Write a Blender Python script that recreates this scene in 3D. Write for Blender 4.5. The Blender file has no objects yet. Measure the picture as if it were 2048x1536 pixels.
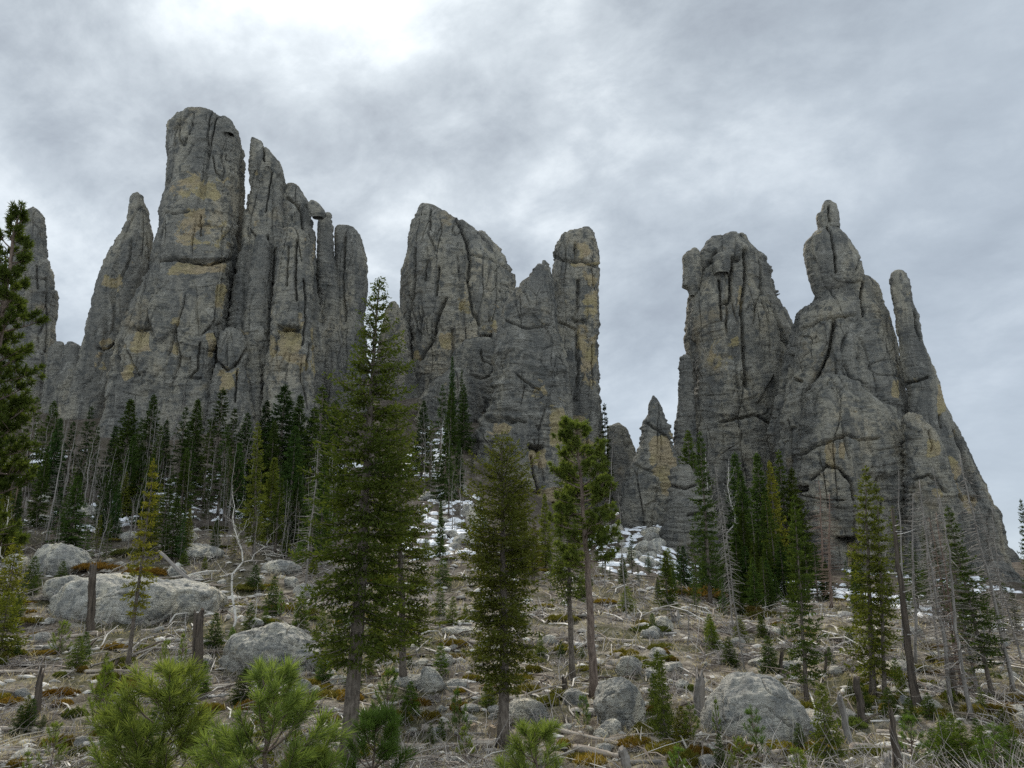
import bpy, math, random
import numpy as np
from math import radians, sin, cos, pi
S = bpy.context.scene
COL = S.collection
# ------------------------------------------------------------------ camera
EYE = 3.0                                   # eye height over the foot of the roadside bank
PITCH = radians(15.0)
FPX = 1607.0                                # focal length in photograph pixels (2048 wide)
cd = bpy.data.cameras.new('camera'); cam = bpy.data.objects.new('camera', cd); COL.objects.link(cam)
cd.sensor_width = 36.0; cd.lens = FPX/2048*36.0
cd.clip_start = 0.1; cd.clip_end = 20000
cam.location = (0, 0, EYE); cam.rotation_euler = (radians(90)+PITCH, 0, 0)
S.camera = cam
# ------------------------------------------------------------------ view, sampling
S.view_settings.view_transform = 'Standard'; S.view_settings.look = 'None'
S.view_settings.exposure = 0.62; S.view_settings.gamma = 1.0
S.cycles.use_denoising = False
S.cycles.sample_clamp_indirect = 2.0; S.cycles.sample_clamp_direct = 5.0; S.cycles.max_bounces = 5; S.cycles.diffuse_bounces = 3; S.cycles.glossy_bounces = 1
S.cycles.transmission_bounces = 2; S.cycles.caustics_reflective = False; S.cycles.caustics_refractive = False
# ------------------------------------------------------------------ sun behind thin cloud, ahead and above
SUN_EL = radians(44.0); SUN_AZ = radians(-17.0)       # azimuth from +Y towards +X
SD = (sin(SUN_AZ)*cos(SUN_EL), cos(SUN_AZ)*cos(SUN_EL), sin(SUN_EL))
sl = bpy.data.lights.new('sun', 'SUN'); sun = bpy.data.objects.new('sun', sl); COL.objects.link(sun)
sl.energy = 2.6; sl.angle = radians(9); sl.color = (1.0, 0.95, 0.87)
sun.rotation_euler = (radians(90)-SUN_EL, 0, pi-SUN_AZ)
sun.location = (-40, 60, 200)
# ------------------------------------------------------------------ node helpers
def NN(nt, typ, **kw):
    n = nt.nodes.new(typ)
    for k, v in kw.items(): setattr(n, k, v)
    return n
def setin(n, **kw):
    for k, v in kw.items(): n.inputs[k.replace('_', ' ')].default_value = v
    return n
def ramp(nt, fac, stops):
    r = NN(nt, 'ShaderNodeValToRGB'); e = r.color_ramp.elements
    while len(e) < len(stops): e.new(0.5)
    for el, (p, c) in zip(e, stops):
        el.position = p; el.color = (c if len(c) == 4 else (*c, 1)) if hasattr(c, '__len__') else (c, c, c, 1)
    nt.links.new(fac, r.inputs[0]); return r.outputs[0]
def math_(nt, op, a, b=None, c=None):
    m = NN(nt, 'ShaderNodeMath', operation=op)
    for i, x in enumerate((a, b, c)):
        if x is None: continue
        if isinstance(x, (int, float)): m.inputs[i].default_value = x
        else: nt.links.new(x, m.inputs[i])
    return m.outputs[0]
def mixc(nt, fac, a, b, mode='MIX'):
    m = NN(nt, 'ShaderNodeMix', data_type='RGBA', blend_type=mode)
    for s, x in ((m.inputs[0], fac), (m.inputs[6], a), (m.inputs[7], b)):
        if isinstance(x, (int, float)): s.default_value = x
        elif isinstance(x, tuple): s.default_value = (*x, 1) if len(x) == 3 else x
        else: nt.links.new(x, s)
    return m.outputs[2]
def noise(nt, vec, scale, detail=4, rough=0.55, dist=0.0, dim='3D'):
    n = NN(nt, 'ShaderNodeTexNoise', noise_dimensions=dim)
    n.inputs['Scale'].default_value = scale; n.inputs['Detail'].default_value = detail
    n.inputs['Roughness'].default_value = rough; n.inputs['Distortion'].default_value = dist
    if vec is not None: nt.links.new(vec, n.inputs['Vector'])
    return n.outputs['Fac']
def mapping(nt, vec, scale=(1,1,1), loc=(0,0,0), rot=(0,0,0)):
    m = NN(nt, 'ShaderNodeMapping'); m.inputs['Scale'].default_value = scale
    m.inputs['Location'].default_value = loc; m.inputs['Rotation'].default_value = rot
    nt.links.new(vec, m.inputs['Vector']); return m.outputs[0]
# ------------------------------------------------------------------ world: clear-sky model under an overcast layer
W = bpy.data.worlds.new('World'); S.world = W; W.use_nodes = True
wt = W.node_tree; wt.nodes.clear(); L = wt.links.new
tc = NN(wt, 'ShaderNodeTexCoord'); D = tc.outputs['Generated']
sky = NN(wt, 'ShaderNodeTexSky', sky_type='NISHITA'); sky.sun_disc = False
sky.sun_elevation = SUN_EL; sky.sun_rotation = SUN_AZ; sky.altitude = 1900
nrm = NN(wt, 'ShaderNodeVectorMath', operation='NORMALIZE'); L(D, nrm.inputs[0]); D = nrm.outputs[0]
sep = NN(wt, 'ShaderNodeSeparateXYZ'); L(D, sep.inputs[0])
zz = math_(wt, 'ADD', math_(wt, 'MAXIMUM', sep.outputs[2], 0.0), 0.42)
cmb = NN(wt, 'ShaderNodeCombineXYZ')
L(math_(wt, 'DIVIDE', sep.outputs[0], zz), cmb.inputs[0]); L(math_(wt, 'DIVIDE', sep.outputs[1], zz), cmb.inputs[1])
cv = mapping(wt, cmb.outputs[0], rot=(0, 0, radians(28)), loc=(3.1, 1.7, 0))
cs = mapping(wt, cv, scale=(1.0, 1.12, 1.0))
n1 = noise(wt, cs, 2.7, 9, 0.55, 0.3)
n2 = noise(wt, cs, 8.0, 10, 0.63, 0.22)
n3 = noise(wt, mapping(wt, cv, scale=(1, 1.8, 1)), 14, 7, 0.62, 0.15)
dens = math_(wt, 'ADD', math_(wt, 'ADD', math_(wt, 'MULTIPLY', n1, 0.64), math_(wt, 'MULTIPLY', n2, 0.30)), math_(wt, 'MULTIPLY', n3, 0.06))
dot = NN(wt, 'ShaderNodeVectorMath', operation='DOT_PRODUCT'); L(D, dot.inputs[0]); dot.inputs[1].default_value = SD
ang = math_(wt, 'ARCCOSINE', math_(wt, 'MINIMUM', dot.outputs['Value'], 0.99999))
def lobe(w): return math_(wt, 'EXPONENT', math_(wt, 'MULTIPLY', math_(wt, 'POWER', math_(wt, 'DIVIDE', ang, w), 2.0), -1.0))
g1 = lobe(radians(4.0)); g2 = lobe(radians(8.5)); g3 = lobe(radians(26))
cloud = ramp(wt, dens, [(0.34, (1.5, 1.68, 1.95)), (0.44, (2.15, 2.43, 2.72)), (0.53, (2.95, 3.28, 3.58)), (0.65, (4.6, 4.95, 5.2))])
cloud = mixc(wt, ramp(wt, math_(wt, 'DIVIDE', ang, 1.6), [(0.24, 0.0), (0.46, 0.55)]), cloud, (2.75, 3.05, 3.36))     # more even cloud away from the sun
# cloud thins sunward; unseen sky behind the camera brightened to light rock and ground
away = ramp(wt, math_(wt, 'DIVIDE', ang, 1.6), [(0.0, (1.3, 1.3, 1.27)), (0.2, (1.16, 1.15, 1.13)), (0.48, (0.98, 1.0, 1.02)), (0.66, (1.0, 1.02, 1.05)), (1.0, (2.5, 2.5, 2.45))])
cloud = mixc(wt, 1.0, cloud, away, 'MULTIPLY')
modn = math_(wt, 'ADD', math_(wt, 'MULTIPLY', n2, 0.9), math_(wt, 'MULTIPLY', n1, 0.55))
def addg(c, g, col, useN=True):
    gg = math_(wt, 'MULTIPLY', g, modn) if useN else g
    m = NN(wt, 'ShaderNodeVectorMath', operation='SCALE'); m.inputs[0].default_value = col; L(gg, m.inputs[3])
    return mixc(wt, 1.0, c, m.outputs[0], 'ADD')
cloud = addg(cloud, g3, (0.7, 0.7, 0.66)); cloud = addg(cloud, g2, (1.3, 1.3, 1.26)); cloud = addg(cloud, g1, (8, 8, 7.8), False)
hz = ramp(wt, sep.outputs[2], [(0.0, 1.0), (0.30, 0.0)])
cloud = mixc(wt, math_(wt, 'MULTIPLY', hz, 0.55), cloud, (3.6, 4.0, 4.4))
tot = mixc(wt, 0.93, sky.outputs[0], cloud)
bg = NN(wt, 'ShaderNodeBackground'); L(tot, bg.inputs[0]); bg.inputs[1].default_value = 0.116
wo = NN(wt, 'ShaderNodeOutputWorld'); L(bg.outputs[0], wo.inputs[0])
# ------------------------------------------------------------------ numpy noise
def _h(ix, iy, iz, seed):
    h = (ix.astype(np.int64)*374761393 + iy.astype(np.int64)*668265263 + iz.astype(np.int64)*2147483647 + seed*1274126177) & 0xffffffff
    h = ((h ^ (h >> 13))*1274126177) & 0xffffffff
    h = ((h ^ (h >> 16))*2246822519) & 0xffffffff
    return h ^ (h >> 15)
_G = np.random.default_rng(5).normal(size=(256, 3)); _G /= np.linalg.norm(_G, axis=1)[:, None]; _G = _G.astype(np.float32)
def perlin(p, seed=0):
    p = np.asarray(p, np.float64); i = np.floor(p).astype(np.int64); f = (p-i).astype(np.float32)
    u = f*f*f*(f*(f*6-15)+10)
    out = 0
    for dx in (0, 1):
        wx = u[:, 0] if dx else 1-u[:, 0]
        for dy in (0, 1):
            wy = u[:, 1] if dy else 1-u[:, 1]
            for dz in (0, 1):
                wz = u[:, 2] if dz else 1-u[:, 2]
                g = _G[_h(i[:, 0]+dx, i[:, 1]+dy, i[:, 2]+dz, seed) & 255]
                out = out + wx*wy*wz*(g[:, 0]*(f[:, 0]-dx)+g[:, 1]*(f[:, 1]-dy)+g[:, 2]*(f[:, 2]-dz))
    return out*1.6
def fbm(p, seed=0, oct=4, gain=0.5):
    p = np.asarray(p, np.float64); s = 0; a = 1.0
    for o in range(oct):
        s = s+a*perlin(p*2.03**o, seed+o*17); a *= gain
    return s
def worley(p, seed=0):
    p = np.asarray(p, np.float64); i = np.floor(p).astype(np.int64); f = p-i
    f1 = np.full(len(p), 9.0); f2 = np.full(len(p), 9.0); cid = np.zeros(len(p))
    for dx in (-1, 0, 1):
        for dy in (-1, 0, 1):
            for dz in (-1, 0, 1):
                h = _h(i[:, 0]+dx, i[:, 1]+dy, i[:, 2]+dz, seed)
                ox = (h & 1023)/1023.0; oy = ((h >> 10) & 1023)/1023.0; oz = ((h >> 20) & 1023)/1023.0
                d = np.sqrt((dx+ox-f[:, 0])**2+(dy+oy-f[:, 1])**2+(dz+oz-f[:, 2])**2)
                m = d < f1
                f2 = np.where(m, f1, np.minimum(f2, d)); f1 = np.where(m, d, f1)
                cid = np.where(m, ((h*7919) >> 7 & 1023)/1023.0, cid)
    return f1, f2, cid
# ------------------------------------------------------------------ mesh helpers
def mk_mesh(name, V, F, attrs=None, smooth=True):
    me = bpy.data.meshes.new(name); V = np.asarray(V, np.float32); F = np.asarray(F, np.int32)
    me.vertices.add(len(V)); me.vertices.foreach_set('co', V.ravel())
    k = F.shape[1]; n = len(F)
    me.loops.add(n*k); me.loops.foreach_set('vertex_index', F.ravel())
    me.polygons.add(n); me.polygons.foreach_set('loop_start', np.arange(0, n*k, k, dtype=np.int32))
    me.polygons.foreach_set('loop_total', np.full(n, k, np.int32))
    if smooth: me.polygons.foreach_set('use_smooth', np.ones(n, bool))
    for an, av in (attrs or {}).items():
        a = me.attributes.new(an, 'FLOAT', 'POINT'); a.data.foreach_set('value', np.asarray(av, np.float32))
    me.update(calc_edges=True); return me
def link(name, me, mat=None, parent=None):
    o = bpy.data.objects.new(name, me); COL.objects.link(o)
    if mat is not None and me is not None and not me.materials: me.materials.append(mat)
    if parent is not None: o.parent = parent
    return o
def grid_faces(nr, nc, wrap=True):
    r = np.arange(nr-1)[:, None]; c = np.arange(nc if wrap else nc-1)[None, :]; c2 = (c+1) % nc
    return np.stack([r*nc+c, r*nc+c2, (r+1)*nc+c2, (r+1)*nc+c], -1).reshape(-1, 4)
def empty(name, loc):
    o = bpy.data.objects.new(name, None); COL.objects.link(o); o.location = loc; o.empty_display_size = 0.5; return o
def tag(o, label=None, cat=None, group=None, kind=None):
    if label: o['label'] = label
    if cat: o['category'] = cat
    if group: o['group'] = group
    if kind: o['kind'] = kind
    return o
class MB:
    """collects tubes and loose quads, builds one mesh"""
    def __init__(s): s.V = []; s.F = []; s.n = 0; s.A = []
    def add(s, V, F, val=0.5):
        s.V.append(np.asarray(V, np.float32)); s.F.append(np.asarray(F, np.int64)+s.n); s.n += len(V)
        s.A.append(np.full(len(V), val, np.float32) if np.isscalar(val) else np.asarray(val, np.float32))
    def tube(s, P, R, k=6, val=0.5, cap=True):
        P = np.asarray(P, float); R = np.asarray(R, float)*np.ones(len(P)); n = len(P)
        T = np.gradient(P, axis=0); T /= np.linalg.norm(T, axis=1)[:, None]+1e-9
        ref = np.array([1., 0, 0]) if abs(T[0, 0]) < 0.8 else np.array([0, 1., 0])
        U = np.cross(T, ref); U /= np.linalg.norm(U, axis=1)[:, None]+1e-9; Wv = np.cross(T, U)
        a = np.arange(k)*2*pi/k
        ring = P[:, None]+R[:, None, None]*(np.cos(a)[None, :, None]*U[:, None]+np.sin(a)[None, :, None]*Wv[:, None])
        V = ring.reshape(-1, 3); F = grid_faces(n, k)
        if cap:
            V = np.vstack([V, P[:1], P[-1:]]); b = np.arange(k); b2 = (b+1) % k; c0 = n*k; c1 = n*k+1
            F = np.vstack([F, np.stack([b2, b, np.full(k, c0), np.full(k, c0)], -1), np.stack([(n-1)*k+b, (n-1)*k+b2, np.full(k, c1), np.full(k, c1)], -1)])
        s.add(V, F, val)
    def mesh(s, name, smooth=True):
        V = np.vstack(s.V); F = np.vstack(s.F); A = np.concatenate(s.A)
        tri = F[:, 2] == F[:, 3]
        if not tri.any(): return mk_mesh(name, V, F, {'v': A}, smooth)
        me = bpy.data.meshes.new(name); Q = F[~tri]; T = F[tri][:, :3]
        me.vertices.add(len(V)); me.vertices.foreach_set('co', V.astype(np.float32).ravel())
        loops = np.concatenate([Q.ravel(), T.ravel()]).astype(np.int32)
        me.loops.add(len(loops)); me.loops.foreach_set('vertex_index', loops)
        tot = np.concatenate([np.full(len(Q), 4), np.full(len(T), 3)]).astype(np.int32)
        me.polygons.add(len(tot)); me.polygons.foreach_set('loop_start', np.concatenate([[0], np.cumsum(tot)[:-1]]).astype(np.int32))
        me.polygons.foreach_set('loop_total', tot)
        if smooth: me.polygons.foreach_set('use_smooth', np.ones(len(tot), bool))
        a = me.attributes.new('v', 'FLOAT', 'POINT'); a.data.foreach_set('value', A)
        me.update(calc_edges=True); return me
# ------------------------------------------------------------------ photograph pixel -> ray, ground
CP, SP = cos(PITCH), sin(PITCH)
def krow(py):                               # height gained per metre of forward distance
    v = (768-np.asarray(py, float))/FPX; return (SP+v*CP)/(CP-v*SP)
def ux(px, py):                             # sideways metres per metre of forward distance
    v = (768-np.asarray(py, float))/FPX; return (np.asarray(px, float)-1024)/FPX/(CP-v*SP)
def pt(px, py, Y): return np.array([ux(px, py)*Y, Y, EYE+krow(py)*Y])
def proj(P):
    P = np.asarray(P, float); x = P[:, 0]; y = P[:, 1]; z = P[:, 2]-EYE
    d = y*CP+z*SP; v = (-y*SP+z*CP)/d; return 1024+FPX*x/d, 768-FPX*v
TCOL = [-0.75, -0.47, -0.07, 0.12, 0.17, 0.27, 0.42, 0.62, 0.9]
TD = [0, 6, 15, 19, 25, 32, 40, 50, 62, 76, 92, 110, 130, 160, 260, 800, 4000]
def _tab(rows):                             # image row of the ground at each distance from 15 m on
    z = [1.4, 0.7] + [EYE+float(krow(r))*d for r, d in zip(rows, TD[2:13])]
    return z
_t_left = [1540, 1465, 1350, 1262, 1178, 1105, 1045, 985, 925, 865, 800]
_t_mid = [1545, 1462, 1362, 1275, 1200, 1140, 1085, 1030, 960, 890, 795]
_t_gap = [1545, 1458, 1352, 1280, 1220, 1178, 1148, 1110, 1065, 1040, 1030]
_t_rt = [1545, 1465, 1362, 1300, 1250, 1218, 1195, 1172, 1155, 1135, 1120]
_t_far = [1545, 1470, 1380, 1315, 1270, 1235, 1208, 1185, 1165, 1145, 1125]
TZ = []
for t, end in ((_t_left, (2, -6)), (_t_left, (2, -6)), (_t_mid, (3, -6)), (_t_gap, (-6, -18)), (_t_gap, (-6, -18)), (_t_rt, (-2, -10)), (_t_rt, (-2, -10)), (_t_far, (-2, -10)), (_t_far, (-2, -10))):
    z = _tab(t); z += [z[-1]+end[0], z[-1]+end[1], z[-1]-25, z[-1]-60, z[-1]-80][:len(TD)-len(z)]
    TZ.append(z)
TZ = np.array(TZ)
def ground(X, Y, bumps=True):
    X = np.atleast_1d(np.asarray(X, float)); Y = np.atleast_1d(np.asarray(Y, float))
    t = np.clip(X/np.maximum(Y, 8.0), TCOL[0], TCOL[-1]); Yc = np.clip(Y, 0, 4000)
    zs = np.stack([np.interp(Yc, TD, r) for r in TZ], 0)
    j = np.clip(np.searchsorted(TCOL, t)-1, 0, len(TCOL)-2); tc_ = np.array(TCOL)
    w = (t-tc_[j])/(tc_[j+1]-tc_[j]); w = w*w*(3-2*w); ar = np.arange(len(t))
    z = zs[j, ar]*(1-w)+zs[j+1, ar]*w
    if bumps:
        p = np.stack([X, Y, np.zeros_like(X)], -1); am = np.clip(Y/60, 0.35, 2.0)
        z = z+0.45*am*fbm(p/9.0, 3, 3)+0.16*perlin(p/2.3, 9)+0.05*perlin(p/0.7, 11)
    return z
def gz(X, Y): return float(ground(X, Y)[0])
_YS = np.concatenate([np.linspace(5, 60, 560), np.linspace(60.2, 170, 400)])
def on_ground(px, py):
    """where the line of sight through a photograph pixel meets the ground"""
    X = ux(px, py)*_YS; zr = EYE+krow(py)*_YS; g = ground(X, _YS); d = zr-g
    k = np.where((d[:-1] > 0) & (d[1:] <= 0))[0]
    if len(k) == 0: i = int(np.argmin(np.abs(d)+np.where(_YS < 50, 50, 0))); return np.array([X[i], _YS[i], g[i]])
    i = k[0]; f = d[i]/(d[i]-d[i+1]); Y = _YS[i]+f*(_YS[i+1]-_YS[i]); x = float(ux(px, py))*Y
    return np.array([x, Y, gz(x, Y)])
def at_depth(px, Y, py=1100):
    """ground point at a distance, under photograph column px"""
    for _ in range(4):
        x = float(ux(px, py))*Y; z = gz(x, Y); py = float(proj([[x, Y, z]])[1][0])
    return np.array([x, Y, z])
# ------------------------------------------------------------------ materials
def new_mat(name):
    m = bpy.data.materials.new(name); m.use_nodes = True; nt = m.node_tree; nt.nodes.clear()
    out = NN(nt, 'ShaderNodeOutputMaterial'); return m, nt, out
def bump(nt, h, strength, dist, normal=None):
    b = NN(nt, 'ShaderNodeBump'); b.inputs['Strength'].default_value = strength; b.inputs['Distance'].default_value = dist
    nt.links.new(h, b.inputs['Height'])
    if normal is not None: nt.links.new(normal, b.inputs['Normal'])
    return b.outputs[0]
def attr(nt, name):
    a = NN(nt, 'ShaderNodeAttribute', attribute_name=name); return a.outputs['Fac']
def princ(nt, out, col, rough, normal=None, spec=0.2):
    p = NN(nt, 'ShaderNodeBsdfPrincipled')
    if isinstance(col, tuple): p.inputs['Base Color'].default_value = (*col, 1)
    else: nt.links.new(col, p.inputs['Base Color'])
    p.inputs['Roughness'].default_value = rough; p.inputs['Specular IOR Level'].default_value = spec
    if normal is not None: nt.links.new(normal, p.inputs['Normal'])
    nt.links.new(p.outputs[0], out.inputs[0]); return p
def geo_pos(nt): return NN(nt, 'ShaderNodeNewGeometry').outputs['Position']
def rock_material(name, sc=1.0, lift=1.0, warm=0.0, stains=True):
    m, nt, out = new_mat(name); P = geo_pos(nt)
    if sc != 1.0: P = mapping(nt, P, scale=(sc, sc, sc))
    nl = noise(nt, mapping(nt, P, scale=(1, 1, 0.45)), 0.16, 5, 0.6, 0.6)
    nm = noise(nt, P, 0.9, 7, 0.66, 0.3)
    nf = noise(nt, mapping(nt, P, scale=(1, 1, 2.4)), 3.2, 5, 0.7)
    nst = noise(nt, mapping(nt, P, scale=(1, 1, 0.10)), 0.55, 5, 0.6, 0.4)     # dark water streaks running down
    k = lift
    base = ramp(nt, nl, [(0.30, (0.145*k, 0.142*k, 0.130*k)), (0.46, (0.215*k, 0.206*k, 0.180*k)), (0.58, (0.285*k, 0.265*k, 0.215*k)), (0.70, (0.36*k, 0.315*k, 0.235*k))])
    c = mixc(nt, ramp(nt, nm, [(0.38, 0.95), (0.5, 0.0)]), base, (0.105*k, 0.107*k, 0.102*k))      # dark lichen
    c = mixc(nt, ramp(nt, nf, [(0.58, 0.0), (0.74, 0.4)]), c, (0.40*k, 0.39*k, 0.355*k))        # pale lichen, fresh grains
    c = mixc(nt, ramp(nt, nf, [(0.26, 0.5), (0.40, 0.0)]), c, (0.085*k, 0.085*k, 0.08*k))
    c = mixc(nt, ramp(nt, nst, [(0.36, 0.75), (0.47, 0.0)]), c, (0.115*k, 0.115*k, 0.108*k))
    np_ = noise(nt, mapping(nt, P, loc=(5, 3, 9), scale=(1, 1, .7)), 0.42, 9, 0.68, 0.35)
    c = mixc(nt, ramp(nt, np_, [(0.54, 0.0), (0.59, 0.6)]), c, (0.10*k, 0.102*k, 0.098*k)); c = mixc(nt, ramp(nt, np_, [(0.36, 0.45), (0.42, 0.0)]), c, (0.40*k, 0.385*k, 0.34*k))   # lichen crusts
    if stains:
        a = attr(nt, 'stain'); nn = noise(nt, P, 0.45, 6, 0.65, 0.5)
        nat = ramp(nt, noise(nt, mapping(nt, P, loc=(31, 7, 3), scale=(1, 1, 0.6)), 0.13, 6, 0.62, 0.6), [(0.60, 0.0), (0.68, 0.55)])
        f = ramp(nt, math_(nt, 'ADD', a, math_(nt, 'MULTIPLY', math_(nt, 'SUBTRACT', nn, 0.5), 2.4)), [(0.40, 0.0), (0.52, 0.85)])
        hue = mixc(nt, ramp(nt, noise(nt, P, 0.3, 3), [(0.4, 0.0), (0.6, 1.0)]), (0.47, 0.375, 0.235), (0.44, 0.365, 0.19))
        c = mixc(nt, math_(nt, 'MULTIPLY', f, ramp(nt, nm, [(0.3, 0.35), (0.5, 1.0)])), c, hue)
        c = mixc(nt, math_(nt, 'MULTIPLY', nat, ramp(nt, nm, [(0.38, 0.1), (0.55, 1.0)])), c, (0.37, 0.30, 0.19))
    hb = math_(nt, 'ADD', math_(nt, 'MULTIPLY', nf, 0.6), math_(nt, 'MULTIPLY', nm, 0.9))
    hs = noise(nt, mapping(nt, P, scale=(0.5, 0.5, 2.8)), 1.3, 6, 0.62, 0.5)
    hb = math_(nt, 'ADD', hb, math_(nt, 'MULTIPLY', hs, 1.0))
    nrm = bump(nt, hb, 1.0, 0.8/sc)
    princ(nt, out, c, 0.95, nrm, 0.08); return m
M_ROCK = rock_material('granite', 1.0, 1.3)
M_BOULDER = rock_material('boulder_granite', 4.0, 2.3, stains=False)
def ground_material():
    m, nt, out = new_mat('slope_ground'); P = geo_pos(nt)
    a = noise(nt, P, 0.22, 5, 0.6, 0.5); b = noise(nt, P, 1.3, 6, 0.68, 0.4); c_ = noise(nt, P, 6.0, 5, 0.7)
    col = ramp(nt, b, [(0.32, (0.05, 0.04, 0.03)), (0.45, (0.115, 0.097, 0.077)), (0.57, (0.26, 0.228, 0.182)), (0.70, (0.48, 0.435, 0.365))])
    col = mixc(nt, ramp(nt, a, [(0.47, 0.0), (0.56, 0.85)]), col, mixc(nt, ramp(nt, c_, [(0.4, 0.0), (0.6, 1.0)]), (0.045, 0.05, 0.02), (0.095, 0.085, 0.038)))
    col = mixc(nt, ramp(nt, c_, [(0.60, 0.0), (0.70, 0.7)]), col, (0.50, 0.46, 0.40))
    col = mixc(nt, ramp(nt, c_, [(0.30, 0.75), (0.42, 0.0)]), col, (0.045, 0.036, 0.028))
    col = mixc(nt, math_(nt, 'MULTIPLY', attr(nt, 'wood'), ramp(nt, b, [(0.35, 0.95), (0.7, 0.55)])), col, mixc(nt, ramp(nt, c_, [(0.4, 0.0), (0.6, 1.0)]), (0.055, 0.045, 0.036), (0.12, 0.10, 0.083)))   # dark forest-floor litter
    h = math_(nt, 'ADD', math_(nt, 'MULTIPLY', b, 1.4), c_)
    princ(nt, out, col, 0.95, bump(nt, h, 0.9, 0.16), 0.05); return m
M_GROUND = ground_material()
def snow_material():
    m, nt, out = new_mat('old_snow'); P = geo_pos(nt)
    c = ramp(nt, noise(nt, P, 2.0, 5, 0.6), [(0.3, (0.62, 0.63, 0.66)), (0.6, (0.86, 0.87, 0.89))])
    princ(nt, out, c, 0.7, bump(nt, noise(nt, P, 3.0, 4), 0.4, 0.1), 0.2); return m
M_SNOW = snow_material()
# ------------------------------------------------------------------ the slope
def build_ground():
    ys = np.concatenate([np.linspace(-40, 2, 16), np.linspace(3, 12, 28)[:-1], np.geomspace(12, 150, 520), np.geomspace(152, 9000, 60)])
    ss = np.linspace(-1, 1, 560)
    Yg, Sg = np.meshgrid(ys, ss, indexing='ij'); Xg = Sg*(14+0.95*np.abs(Yg))
    X = Xg.ravel(); Y = Yg.ravel(); z = ground(X, Y)
    p = np.stack([X, Y, 0*X], -1); near = np.clip(1.4-Y/80, 0, 1)
    z = z+near*(0.06*perlin(p/0.45, 21)+0.035*perlin(p/0.2, 23))
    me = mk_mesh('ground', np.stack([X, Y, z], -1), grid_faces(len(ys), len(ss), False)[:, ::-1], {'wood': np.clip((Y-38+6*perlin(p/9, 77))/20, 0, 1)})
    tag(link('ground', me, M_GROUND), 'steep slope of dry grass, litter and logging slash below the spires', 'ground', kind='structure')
build_ground()
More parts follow.
